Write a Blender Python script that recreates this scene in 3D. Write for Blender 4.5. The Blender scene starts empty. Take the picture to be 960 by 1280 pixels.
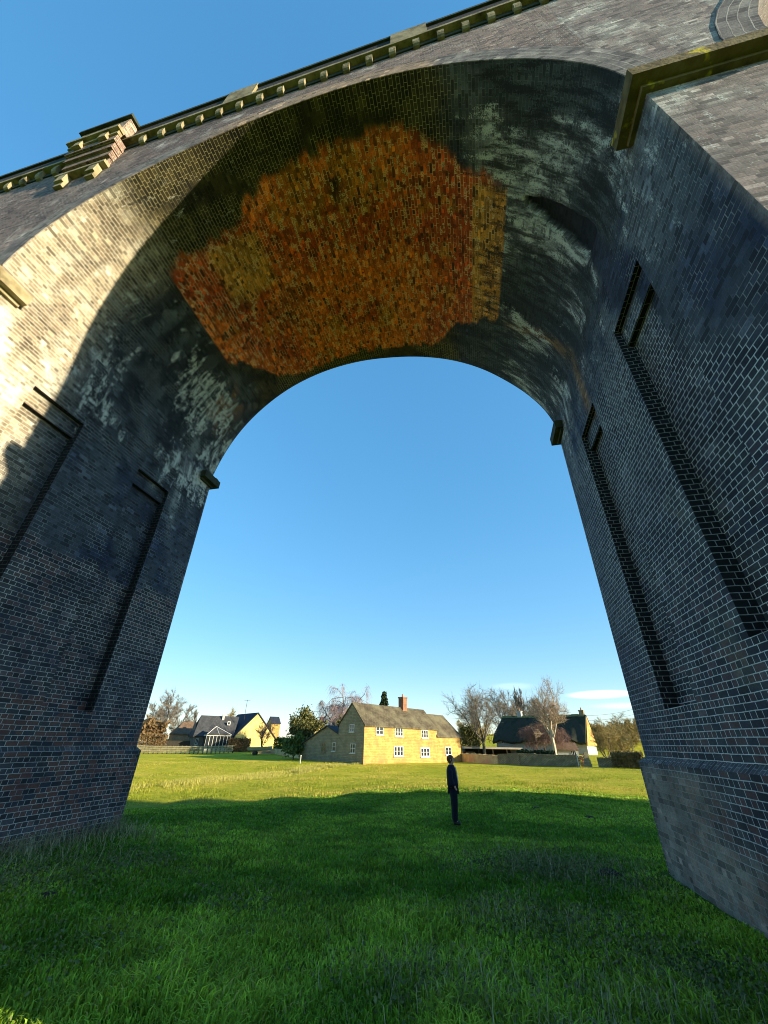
import bpy, bmesh, math, random
import numpy as np
from mathutils import Vector, Matrix
rnd = random.Random(7)
RNG = np.random.default_rng(11)
scn = bpy.context.scene
COL = scn.collection
PI = math.pi
# ------------------------------------------------------------------ camera numbers
F, PITCH, ROLL, YAW = 482.8, math.radians(30.9), math.radians(0.91), math.radians(13.27)
CAM = np.array([2.915, -2.43, 1.65])
R, D, ZS = 6.1, 7.62, 10.296
BAT = 0.014
SUN = np.array([12.0, -2.08, 2.95]); SUN = SUN/np.linalg.norm(SUN)

def ray(px, py):
    x = (px-480)/F; y = (640-py)/F
    c, s = math.cos(ROLL), math.sin(ROLL)
    xr = c*x-s*y; yr = s*x+c*y
    d = np.array([xr, math.cos(PITCH)-yr*math.sin(PITCH), math.sin(PITCH)+yr*math.cos(PITCH)])
    c, s = math.cos(YAW), math.sin(YAW)
    return np.array([c*d[0]-s*d[1], s*d[0]+c*d[1], d[2]])
def at(px, py, L):
    "point seen in direction (px,py) at horizontal distance L"
    d = ray(px, py); return CAM+d/np.hypot(d[0], d[1])*L

# ------------------------------------------------------------------ helpers
def tag(o, label=None, cat=None, group=None, kind=None):
    if label: o['label'] = label
    if cat: o['category'] = cat
    if group: o['group'] = group
    if kind: o['kind'] = kind
    return o
def empty(name, loc=(0, 0, 0), rz=0, **k):
    o = bpy.data.objects.new(name, None); COL.objects.link(o)
    o.location = Vector([float(a) for a in loc]); o.rotation_euler = (0, 0, rz); o.empty_display_size = .3
    return tag(o, **k)
class MB:
    "collects polygons with uv and vertex attributes, builds one mesh object"
    def __init__(s): s.v = []; s.f = []; s.uv = []; s.n = 0; s.mi = []; s.jam = []
    def quad(s, pts, uvs=None, mi=0):
        i = s.n
        for p in pts: s.v.append((float(p[0]), float(p[1]), float(p[2])))
        s.n += len(pts); s.f.append(tuple(range(i, s.n))); s.mi.append(mi)
        if uvs is None:
            a = np.array(pts[0], float); b = np.array(pts[1], float); c = np.array(pts[2], float)
            nn = np.abs(np.cross(b-a, c-a)); k = int(np.argmax(nn))
            uvs = [(p[1], p[2]) if k == 0 else (p[0], p[2]) if k == 1 else (p[0], p[1]) for p in pts]
        s.uv.append(uvs)
    def box(s, x0, x1, y0, y1, z0, z1, M=None, mi=0, skip=''):
        P = lambda x, y, z: (x, y, z) if M is None else M(x, y, z)
        c = [P(x0, y0, z0), P(x1, y0, z0), P(x1, y1, z0), P(x0, y1, z0), P(x0, y0, z1), P(x1, y0, z1), P(x1, y1, z1), P(x0, y1, z1)]
        for nm, q, uv in (('b', (0, 3, 2, 1), [(x0, y0), (x0, y1), (x1, y1), (x1, y0)]), ('t', (4, 5, 6, 7), [(x0, y0), (x1, y0), (x1, y1), (x0, y1)]),
                          ('f', (0, 1, 5, 4), [(x0, z0), (x1, z0), (x1, z1), (x0, z1)]), ('r', (1, 2, 6, 5), [(y0, z0), (y1, z0), (y1, z1), (y0, z1)]),
                          ('k', (2, 3, 7, 6), [(x1, z0), (x0, z0), (x0, z1), (x1, z1)]), ('l', (3, 0, 4, 7), [(y1, z0), (y0, z0), (y0, z1), (y1, z1)])):
            if nm in skip: continue
            s.quad([c[i] for i in q], uv, mi)
    def tube(s, p0, p1, r0, r1, n=6, caps=False):
        p0 = np.array(p0, float); p1 = np.array(p1, float); d = p1-p0; L = np.linalg.norm(d)
        if L < 1e-6: return
        d /= L; a = np.cross(d, [0, 0, 1]) if abs(d[2]) < .9 else np.cross(d, [1, 0, 0]); a /= np.linalg.norm(a); b = np.cross(d, a)
        A = [p0+(a*math.cos(t)+b*math.sin(t))*r0 for t in [2*PI*k/n for k in range(n)]]
        B = [p1+(a*math.cos(t)+b*math.sin(t))*r1 for t in [2*PI*k/n for k in range(n)]]
        for k in range(n):
            j = (k+1) % n; s.quad([A[k], A[j], B[j], B[k]], [(k/n, 0), ((k+1)/n, 0), ((k+1)/n, L), (k/n, L)])
        if caps: s.quad(A[::-1]); s.quad(B)
    def build(s, name, mats, parent=None, attrs=None, merge=False, smooth=False, loc=None):
        me = bpy.data.meshes.new(name)
        me.from_pydata(s.v, [], s.f)
        uvl = me.uv_layers.new(name='UVMap')
        flat = [c for f in s.uv for u in f for c in u]
        uvl.data.foreach_set('uv', np.array(flat, np.float32))
        if not isinstance(mats, (list, tuple)): mats = [mats]
        for m in mats: me.materials.append(m)
        me.polygons.foreach_set('material_index', s.mi)
        if attrs: paint(me, attrs)
        if merge:
            bm = bmesh.new(); bm.from_mesh(me); bmesh.ops.remove_doubles(bm, verts=bm.verts, dist=1e-4); bm.to_mesh(me); bm.free()
        if smooth: me.polygons.foreach_set('use_smooth', [True]*len(me.polygons))
        o = bpy.data.objects.new(name, me); COL.objects.link(o)
        if parent is not None: o.parent = parent
        if loc is not None: o.location = loc
        return o
def paint(me, fn):
    "fn(co Nx3) -> tint Nx3, mortar Nx3, red N"
    n = len(me.vertices); co = np.empty(n*3, np.float32); me.vertices.foreach_get('co', co); co = co.reshape(-1, 3).astype(float)
    t, m, r = fn(co)
    for nm, a in (('tint', t), ('mort', m), ('redn', np.asarray(r, float) if np.ndim(r) == 2 else np.stack([np.asarray(r, float), 0*np.asarray(r, float), 0*np.asarray(r, float)], 1))):
        at_ = me.attributes.new(nm, 'FLOAT_COLOR', 'POINT'); b = np.zeros((n, 4), np.float32) if nm == 'redn' else np.ones((n, 4), np.float32); b[:, :np.shape(a)[1]] = np.clip(a, 0, 1)
        at_.data.foreach_set('color', b.ravel())
def soup(name, quads, mat, parent=None):
    "quads (N,4,3) -> one mesh object"
    q = np.asarray(quads, np.float32); n = len(q); me = bpy.data.meshes.new(name)
    me.vertices.add(n*4); me.vertices.foreach_set('co', q.ravel()); me.loops.add(n*4); me.loops.foreach_set('vertex_index', np.arange(n*4, dtype=np.int32))
    me.polygons.add(n); me.polygons.foreach_set('loop_start', np.arange(n, dtype=np.int32)*4)
    me.update(calc_edges=True); me.materials.append(mat); o = bpy.data.objects.new(name, me); COL.objects.link(o)
    if parent is not None: o.parent = parent
    return o
def tubes(P0, P1, R0, R1, n):
    P0, P1 = np.asarray(P0, float), np.asarray(P1, float); d = P1-P0; d /= np.maximum(1e-9, np.linalg.norm(d, axis=1))[:, None]
    ref = np.where((np.abs(d[:, 2]) < .9)[:, None], np.array([[0, 0, 1.]]), np.array([[1., 0, 0]])); a = np.cross(d, ref); a /= np.linalg.norm(a, axis=1)[:, None]; b = np.cross(d, a)
    out = []
    for k in range(n):
        t0, t1 = 2*PI*k/n, 2*PI*(k+1)/n; o0 = a*math.cos(t0)+b*math.sin(t0); o1 = a*math.cos(t1)+b*math.sin(t1); r0 = np.asarray(R0)[:, None]; r1 = np.asarray(R1)[:, None]
        out.append(np.stack([P0+o0*r0, P0+o1*r0, P1+o1*r1, P1+o0*r1], 1))
    return np.concatenate(out)
def leafquads(C, size):
    n = len(C); a = RNG.normal(size=(n, 3)); a /= np.linalg.norm(a, axis=1)[:, None]; b = np.cross(a, RNG.normal(size=(n, 3))); b /= np.maximum(1e-6, np.linalg.norm(b, axis=1))[:, None]
    s_ = (size*(.6+.8*RNG.random(n)))[:, None]; C = np.asarray(C); return np.stack([C-a*s_, C+b*s_*.55, C+a*s_, C-b*s_*.55], 1)
# value noise
_perm = RNG.random((64, 64, 64))
def vnoise(x, y, z=0.0):
    x = np.asarray(x, float); y = np.asarray(y, float)+0*x; z = np.asarray(z, float)+0*x
    xi = np.floor(x).astype(int); yi = np.floor(y).astype(int); zi = np.floor(z).astype(int)
    fx = x-xi; fy = y-yi; fz = z-zi
    fx = fx*fx*(3-2*fx); fy = fy*fy*(3-2*fy); fz = fz*fz*(3-2*fz)
    g = lambda a, b, c: _perm[(xi+a) & 63, (yi+b) & 63, (zi+c) & 63]
    l = lambda a, b, t: a+(b-a)*t
    return l(l(l(g(0, 0, 0), g(1, 0, 0), fx), l(g(0, 1, 0), g(1, 1, 0), fx), fy), l(l(g(0, 0, 1), g(1, 0, 1), fx), l(g(0, 1, 1), g(1, 1, 1), fx), fy), fz)
def fbm(x, y, z=0.0, o=4):
    a = 0; w = .5; t = 0
    for k in range(o):
        a = a+w*vnoise(x*2**k+k*7.3, y*2**k+k*3.1, z*2**k+k*5.7); t += w; w *= .55
    return a/t
def sstep(a, b, x):
    t = np.clip((x-a)/(b-a), 0, 1); return t*t*(3-2*t)

# ------------------------------------------------------------------ materials
def newmat(name):
    m = bpy.data.materials.new(name); m.use_nodes = True; nt = m.node_tree
    return m, nt, nt.nodes['Principled BSDF'], nt.links
def N(nt, t, **k):
    n = nt.nodes.new(t)
    for a, b in k.items():
        if a.startswith('i_'): n.inputs[a[2:].replace('_', ' ')].default_value = b
        else: setattr(n, a, b)
    return n
def mixc(nt, a, b, fac, blend='MIX'):
    n = nt.nodes.new('ShaderNodeMix'); n.data_type = 'RGBA'; n.blend_type = blend
    for s, v in ((n.inputs[0], fac), (n.inputs[6], a), (n.inputs[7], b)):
        if hasattr(v, 'links'): nt.links.new(v, s)
        else: s.default_value = v if not isinstance(v, tuple) or len(v) == 4 else (*v, 1)
    return n.outputs[2]
def mth(nt, op, a, b=None, clamp=False):
    n = nt.nodes.new('ShaderNodeMath'); n.operation = op; n.use_clamp = clamp
    for s, v in ((n.inputs[0], a), (n.inputs[1], b)):
        if v is None: continue
        if hasattr(v, 'links'): nt.links.new(v, s)
        else: s.default_value = v
    return n.outputs[0]
def ramp(nt, fac, stops):
    n = nt.nodes.new('ShaderNodeValToRGB'); cr = n.color_ramp
    while len(cr.elements) > len(stops): cr.elements.remove(cr.elements[-1])
    while len(cr.elements) < len(stops): cr.elements.new(1)
    for e, (p, c) in zip(cr.elements, stops): e.position = p; e.color = (*c, 1) if len(c) == 3 else c
    nt.links.new(fac, n.inputs[0]); return n.outputs[0]
def brick_mat():
    m, nt, bs, L = newmat('viaduct_brick')
    uv = N(nt, 'ShaderNodeUVMap', uv_map='UVMap')
    # slight wobble so that courses are not ruled lines
    nz0 = N(nt, 'ShaderNodeTexNoise', i_Scale=2.2, i_Detail=2.0); L.new(uv.outputs[0], nz0.inputs['Vector'])
    sub = N(nt, 'ShaderNodeVectorMath', operation='MULTIPLY_ADD'); L.new(nz0.outputs['Color'], sub.inputs[0]); sub.inputs[1].default_value = (.03, .022, 0)
    L.new(uv.outputs[0], sub.inputs[2])
    bt = N(nt, 'ShaderNodeTexBrick', offset=.5, offset_frequency=2, squash=.5, squash_frequency=2)
    bt.inputs['Color1'].default_value = (0, 0, 0, 1); bt.inputs['Color2'].default_value = (1, 1, 1, 1); bt.inputs['Mortar'].default_value = (.5, .5, .5, 1)
    bt.inputs['Scale'].default_value = 1; bt.inputs['Mortar Size'].default_value = .0065; bt.inputs['Mortar Smooth'].default_value = .35
    bt.inputs['Brick Width'].default_value = .24; bt.inputs['Row Height'].default_value = .089; bt.inputs['Bias'].default_value = 0
    L.new(sub.outputs[0], bt.inputs['Vector'])
    tint = N(nt, 'ShaderNodeAttribute', attribute_name='tint'); mort = N(nt, 'ShaderNodeAttribute', attribute_name='mort'); red = N(nt, 'ShaderNodeAttribute', attribute_name='redn')
    SEP = N(nt, 'ShaderNodeSeparateColor'); L.new(red.outputs['Color'], SEP.inputs[0]); REDF = SEP.outputs[0]
    rv = bt.outputs['Color']
    br = ramp(nt, rv, [(0, (.38,)*3), (.35, (.78,)*3), (.72, (1.0,)*3), (.93, (1.2,)*3), (1, (2.1,)*3)])
    c = mixc(nt, tint.outputs['Color'], br, 1.0, 'MULTIPLY')
    # some bricks are rusty red where the wall has them
    wn = N(nt, 'ShaderNodeTexNoise', i_Scale=.9, i_Detail=3.0); L.new(uv.outputs[0], wn.inputs['Vector'])
    rsel = mth(nt, 'ADD', rv, mth(nt, 'MULTIPLY', wn.outputs[0], .9))
    rsel = mth(nt, 'GREATER_THAN', mth(nt, 'ADD', rsel, mth(nt, 'MULTIPLY', REDF, .5)), 1.33)
    rsel = mth(nt, 'MULTIPLY', rsel, REDF)
    c = mixc(nt, c, (.17, .062, .038, 1), rsel)
    # grime inside the bricks
    n1 = N(nt, 'ShaderNodeTexNoise', i_Scale=34.0, i_Detail=5.0, i_Roughness=.65); L.new(uv.outputs[0], n1.inputs['Vector'])
    g = ramp(nt, n1.outputs[0], [(.3, (.55,)*3), (.55, (1.0,)*3), (.75, (1.5,)*3)])
    c = mixc(nt, c, g, .8, 'MULTIPLY')
    n2 = N(nt, 'ShaderNodeTexNoise', i_Scale=5.0, i_Detail=6.0, i_Roughness=.6); L.new(uv.outputs[0], n2.inputs['Vector'])
    g2 = ramp(nt, n2.outputs[0], [(.3, (.6,)*3), (.5, (1.0,)*3), (.72, (1.35,)*3)])
    c = mixc(nt, c, g2, .7, 'MULTIPLY')
    # mortar: missing here and there
    vis = ramp(nt, n2.outputs[0], [(.28, (.35,)*3), (.5, (1,)*3)])
    fac = mth(nt, 'MULTIPLY', bt.outputs['Fac'], vis, True)
    mc = mixc(nt, mort.outputs['Color'], g, .5, 'MULTIPLY')
    c = mixc(nt, c, mc, fac)
    # exposed patch: scattered pale faces and burnt-out dark ones between the orange bricks
    r2 = mth(nt, 'FRACT', mth(nt, 'MULTIPLY', rv, 37.7))
    sp = mth(nt, 'MULTIPLY', mth(nt, 'GREATER_THAN', mth(nt, 'ADD', r2, mth(nt, 'MULTIPLY', mth(nt, 'SUBTRACT', n2.outputs[0], .5), 1.0)), .86), mth(nt, 'SUBTRACT', 1., bt.outputs['Fac']))
    sp = mth(nt, 'MULTIPLY', sp, ramp(nt, n1.outputs[0], [(.46, (0,)*3), (.54, (1,)*3)]))
    c = mixc(nt, c, (.90, .62, .34, 1), mth(nt, 'MULTIPLY', sp, mth(nt, 'MULTIPLY', red.outputs['Alpha'], .85)))
    sp = mth(nt, 'LESS_THAN', mth(nt, 'ADD', r2, mth(nt, 'MULTIPLY', mth(nt, 'SUBTRACT', n2.outputs[0], .5), 1.0)), .09)
    c = mixc(nt, c, (.045, .018, .008, 1), mth(nt, 'MULTIPLY', sp, mth(nt, 'MULTIPLY', red.outputs['Alpha'], .8)))
    # lime and soot run in ragged streaks; the attribute says how much of each a spot has
    for ch, scl, seed, col, op in ((1, (5.5, 1.5, 1), 3.0, (.60, .62, .57, 1), .92), (2, (6.0, .9, 1), 17.0, (.011, .012, .011, 1), .93)):
        mp_ = N(nt, 'ShaderNodeMapping'); mp_.inputs['Scale'].default_value = scl; mp_.inputs['Location'].default_value = (seed, seed*1.7, 0); L.new(sub.outputs[0], mp_.inputs[0])
        ns = N(nt, 'ShaderNodeTexNoise', i_Scale=1.0, i_Detail=9.0, i_Roughness=.68, i_Distortion=.2); L.new(mp_.outputs[0], ns.inputs['Vector'])
        amt = mth(nt, 'ADD', SEP.outputs[ch], mth(nt, 'MULTIPLY', mth(nt, 'SUBTRACT', ns.outputs[0], .5), 3.0)); amt = mth(nt, 'ADD', amt, mth(nt, 'MULTIPLY', mth(nt, 'SUBTRACT', n1.outputs[0], .5), 2.2)); amt = mth(nt, 'ADD', amt, mth(nt, 'MULTIPLY', mth(nt, 'SUBTRACT', rv, .5), .35))
        k_ = mth(nt, 'MULTIPLY', mth(nt, 'SUBTRACT', amt, .62), 3.2, True); k_ = mth(nt, 'MULTIPLY', mth(nt, 'MULTIPLY', k_, op), mth(nt, 'GREATER_THAN', SEP.outputs[ch], .02))
        c = mixc(nt, c, col, k_)
    L.new(c, bs.inputs['Base Color'])
    bs.inputs['Roughness'].default_value = .82; bs.inputs['Specular IOR Level'].default_value = .35
    h = mth(nt, 'SUBTRACT', mth(nt, 'ADD', mth(nt, 'MULTIPLY', n1.outputs[0], .5), mth(nt, 'MULTIPLY', rv, .35)), mth(nt, 'MULTIPLY', bt.outputs['Fac'], .9))
    bp = N(nt, 'ShaderNodeBump', i_Strength=.8, i_Distance=.012); L.new(h, bp.inputs['Height']); L.new(bp.outputs[0], bs.inputs['Normal'])
    return m
def noisy(name, c1, c2, scale=4., rough=.85, bump=.01, c3=None, obj=False, det=6.0, stretch=None, bstr=.6):
    m, nt, bs, L = newmat(name)
    tc = N(nt, 'ShaderNodeTexCoord'); mp = N(nt, 'ShaderNodeMapping'); L.new(tc.outputs['Object'], mp.inputs[0])
    if stretch: mp.inputs['Scale'].default_value = stretch
    n1 = N(nt, 'ShaderNodeTexNoise', i_Scale=scale, i_Detail=det, i_Roughness=.62); L.new(mp.outputs[0], n1.inputs['Vector'])
    st = [(.3, c1), (.68, c2)] if c3 is None else [(.28, c1), (.5, c2), (.72, c3)]
    c = ramp(nt, n1.outputs[0], st); L.new(c, bs.inputs['Base Color'])
    bs.inputs['Roughness'].default_value = rough; bs.inputs['Specular IOR Level'].default_value = .3
    if bump:
        n2 = N(nt, 'ShaderNodeTexNoise', i_Scale=scale*5, i_Detail=4.0); L.new(mp.outputs[0], n2.inputs['Vector'])
        bp = N(nt, 'ShaderNodeBump', i_Strength=bstr, i_Distance=bump); L.new(n2.outputs[0], bp.inputs['Height']); L.new(bp.outputs[0], bs.inputs['Normal'])
    return m
def masonry(name, c1, c2, mort, bw=.45, rh=.2, stain=None, ms=.012):
    "coursed rubble / tiles by UV in metres"
    m, nt, bs, L = newmat(name)
    uv = N(nt, 'ShaderNodeUVMap', uv_map='UVMap')
    nz = N(nt, 'ShaderNodeTexNoise', i_Scale=1.6, i_Detail=3.0); L.new(uv.outputs[0], nz.inputs['Vector'])
    ma = N(nt, 'ShaderNodeVectorMath', operation='MULTIPLY_ADD'); L.new(nz.outputs['Color'], ma.inputs[0]); ma.inputs[1].default_value = (.12, .09, 0); L.new(uv.outputs[0], ma.inputs[2])
    bt = N(nt, 'ShaderNodeTexBrick'); bt.inputs['Color1'].default_value = (*c1, 1); bt.inputs['Color2'].default_value = (*c2, 1); bt.inputs['Mortar'].default_value = (*mort, 1)
    bt.inputs['Scale'].default_value = 1; bt.inputs['Mortar Size'].default_value = ms; bt.inputs['Brick Width'].default_value = bw; bt.inputs['Row Height'].default_value = rh
    L.new(ma.outputs[0], bt.inputs['Vector'])
    n2 = N(nt, 'ShaderNodeTexNoise', i_Scale=1.1, i_Detail=7.0, i_Roughness=.65); L.new(uv.outputs[0], n2.inputs['Vector'])
    g = ramp(nt, n2.outputs[0], [(.3, (.62,)*3), (.5, (1,)*3), (.7, (1.25,)*3)])
    c = mixc(nt, bt.outputs['Color'], g, .9, 'MULTIPLY')
    if stain:
        n3 = N(nt, 'ShaderNodeTexNoise', i_Scale=.45, i_Detail=5.0); L.new(uv.outputs[0], n3.inputs['Vector'])
        c = mixc(nt, c, (*stain, 1), ramp(nt, n3.outputs[0], [(.44, (0,)*3), (.66, (.8,)*3)]))
    L.new(c, bs.inputs['Base Color']); bs.inputs['Roughness'].default_value = .9; bs.inputs['Specular IOR Level'].default_value = .2
    bp = N(nt, 'ShaderNodeBump', i_Strength=.6, i_Distance=.03); L.new(mth(nt, 'SUBTRACT', n2.outputs[0], bt.outputs['Fac']), bp.inputs['Height']); L.new(bp.outputs[0], bs.inputs['Normal'])
    return m
def plain(name, c, rough=.6, metal=0., spec=.4):
    m, nt, bs, L = newmat(name); bs.inputs['Roughness'].default_value = rough; bs.inputs['Metallic'].default_value = metal
    tc = N(nt, 'ShaderNodeTexCoord'); n1 = N(nt, 'ShaderNodeTexNoise', i_Scale=9.0, i_Detail=3.0); L.new(tc.outputs['Object'], n1.inputs['Vector'])
    L.new(ramp(nt, n1.outputs[0], [(.3, tuple(a*.85 for a in c)), (.7, tuple(min(1, a*1.1) for a in c))]), bs.inputs['Base Color'])
    bs.inputs['Specular IOR Level'].default_value = spec
    return m
BR = brick_mat()
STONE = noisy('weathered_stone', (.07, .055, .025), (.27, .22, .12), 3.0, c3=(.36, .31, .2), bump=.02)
def lichen_stone():
    m = noisy('lichen_stone', (.05, .036, .014), (.15, .105, .035), 3.5, c3=(.22, .17, .08), bump=.02); nt = m.node_tree; L = nt.links; bs = nt.nodes['Principled BSDF']
    tc = N(nt, 'ShaderNodeTexCoord'); n = N(nt, 'ShaderNodeTexNoise', i_Scale=2.4, i_Detail=5.0); L.new(tc.outputs['Object'], n.inputs['Vector'])
    src = bs.inputs['Base Color'].links[0].from_socket
    L.new(mixc(nt, src, (.55, .42, .02, 1), ramp(nt, n.outputs[0], [(.61, (0,)*3), (.65, (.9,)*3)])), bs.inputs['Base Color'])
    return m
LICHEN = lichen_stone()
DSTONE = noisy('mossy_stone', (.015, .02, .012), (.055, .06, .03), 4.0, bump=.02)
COTS = masonry('cottage_stone', (.40, .26, .075), (.52, .36, .11), (.26, .17, .06), .5, .19, stain=(.40, .19, .07))
COTS_G = masonry('gable_stone', (.30, .25, .15), (.24, .20, .13), (.17, .14, .09), .45, .18)
CREAM = masonry('yellow_stone', (.56, .44, .14), (.64, .51, .18), (.55, .44, .2), .45, .15)
GREYW = masonry('grey_stone', (.19, .18, .15), (.14, .13, .11), (.1, .095, .08), .4, .16)
ROOF = masonry('stone_slates', (.075, .062, .04), (.125, .10, .062), (.035, .03, .02), .34, .22, stain=(.17, .15, .09), ms=.02)
ROOF_D = masonry('dark_slates', (.05, .052, .056), (.075, .075, .078), (.03, .03, .03), .3, .2)
ROOF_B = masonry('blue_black_slates', (.03, .034, .05), (.04, .046, .065), (.02, .02, .024), .3, .2)
ROOF_R = masonry('brown_tiles', (.16, .10, .06), (.21, .13, .08), (.07, .05, .035), .3, .2)
THATCH = noisy('dark_thatch', (.008, .012, .007), (.028, .034, .018), 1.2, c3=(.04, .03, .028), bump=.05, stretch=(1, 1, .35))
THATCH_L = noisy('mossy_thatch', (.10, .09, .03), (.2, .19, .06), 2.0, bump=.05)
RENDER = noisy('pale_render', (.36, .35, .31), (.46, .45, .40), 1.5)
WHITE = plain('white_paint', (.58, .57, .52), .5)
GLASS = plain('dark_glass', (.02, .025, .03), .08, 0, .8)
ORBRICK = masonry('orange_brick', (.42, .2, .10), (.5, .26, .13), (.4, .3, .2), .24, .08, ms=.01)
CHIM = masonry('red_chimney_brick', (.30, .12, .06), (.36, .15, .08), (.25, .18, .12), .22, .075, ms=.01)
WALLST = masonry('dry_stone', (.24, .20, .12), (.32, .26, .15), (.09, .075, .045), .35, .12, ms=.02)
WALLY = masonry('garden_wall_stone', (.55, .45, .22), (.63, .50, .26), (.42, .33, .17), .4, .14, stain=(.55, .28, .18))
WOOD = noisy('weathered_wood', (.28, .25, .13), (.46, .41, .24), 6.0, stretch=(1, 1, .2))
DARKW = noisy('dark_timber', (.02, .018, .014), (.05, .042, .03), 6.0)
BARK = noisy('grey_bark', (.05, .042, .03), (.15, .125, .09), 9.0, bump=.02, stretch=(1, 1, .3))
BARK_P = noisy('pale_bark', (.34, .29, .21), (.52, .45, .34), 9.0, bump=.01, stretch=(1, 1, .3))
TWIG_G = noisy('grey_twigs', (.12, .10, .08), (.23, .195, .15), 2.0, bump=0)
TWIG_P = noisy('pale_twigs', (.30, .22, .15), (.42, .31, .22), 2.0, bump=0)
TWIG_V = noisy('purple_twigs', (.20, .14, .14), (.32, .24, .23), 2.0, bump=0)
TWIG_R = noisy('russet_twigs', (.12, .07, .06), (.20, .12, .10), 2.0, bump=0)
TWIG_Y = noisy('olive_twigs', (.20, .15, .05), (.34, .25, .09), 1.0, bump=0)
LEAF_D = noisy('dark_leaves', (.008, .018, .008), (.03, .055, .02), 1.5, bump=0)
LEAF_G = noisy('green_leaves', (.04, .08, .015), (.11, .16, .035), 1.2, bump=0)
LEAF_O = noisy('olive_leaves', (.05, .055, .015), (.16, .15, .04), .9, bump=0)
LEAF_B = noisy('brown_leaves', (.10, .06, .025), (.22, .14, .06), 1.2, bump=0)
LEAF_H = noisy('hedge_leaves', (.06, .055, .02), (.24, .18, .08), 1.2, bump=0)

# ------------------------------------------------------------------ terrain
CTRL = np.array([(-6.2, 8, -.2), (-6.2, 3, -.15), (6.2, 8, -.28), (6.2, 3.5, -.22), (0, 0, -.1), (2, -3, -.08), (-6, -4, -.1), (9, -4, -.1), (1, 5, -.22), (1.7, 12.4, -.42), (-4, 13, -.45), (6, 13, -.35),
    (-17.4, 21.7, -1.45), (-10.6, 21.5, -1.15), (-6.6, 21.3, -.87), (-2.4, 21, -.5), (.85, 20.9, -.36), (3.9, 20.8, -.26), (6, 20.8, -.26), (9.3, 20.9, -.38), (14, 21, -.5),
    (-13, 51.5, -.75), (-16, 54, -.65), (-1.3, 72, -.82), (-50, 64, -.45), (-35, 55, -.7), (6, 60, -.66), (20, 57, -.5), (-5, 45, -.95), (5, 42, -.95), (-22, 38, -1.2), (16, 38, -.8),
    (-51, 82, 0), (-35, 90, .1), (20, 88, .35), (40, 90, .5), (0, 110, .6), (-60, 120, 1), (60, 60, 0), (-80, 40, -.8), (60, 0, -.2), (-60, 0, -.4), (0, -60, -.1), (80, 150, 4), (-100, 160, 2), (0, 170, 5), (30, 130, 2.5)], float)
def ground(x, y):
    x = np.asarray(x, float); y = np.asarray(y, float)
    sh = x.shape; P = np.stack([x.ravel(), y.ravel()], 1)
    out = np.empty(len(P))
    for i in range(0, len(P), 20000):
        q = P[i:i+20000]; d2 = ((q[:, None, :]-CTRL[None, :, :2])**2).sum(2)
        sc = 6+.16*np.hypot(CTRL[:, 0], CTRL[:, 1]-5)
        w = 1/(d2/(sc**2)+.02)**2/sc**0
        out[i:i+20000] = (w*CTRL[:, 2]).sum(1)/w.sum(1)
    rr = np.hypot(P[:, 0], P[:, 1])
    out += (fbm(P[:, 0]*.55, P[:, 1]*.55, 0, 3)-.5)*.10*sstep(0, 4, rr)
    return out.reshape(sh) if sh else float(out[0])
def gz(x, y): return float(ground(np.array([x]), np.array([y]))[0])
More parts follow.
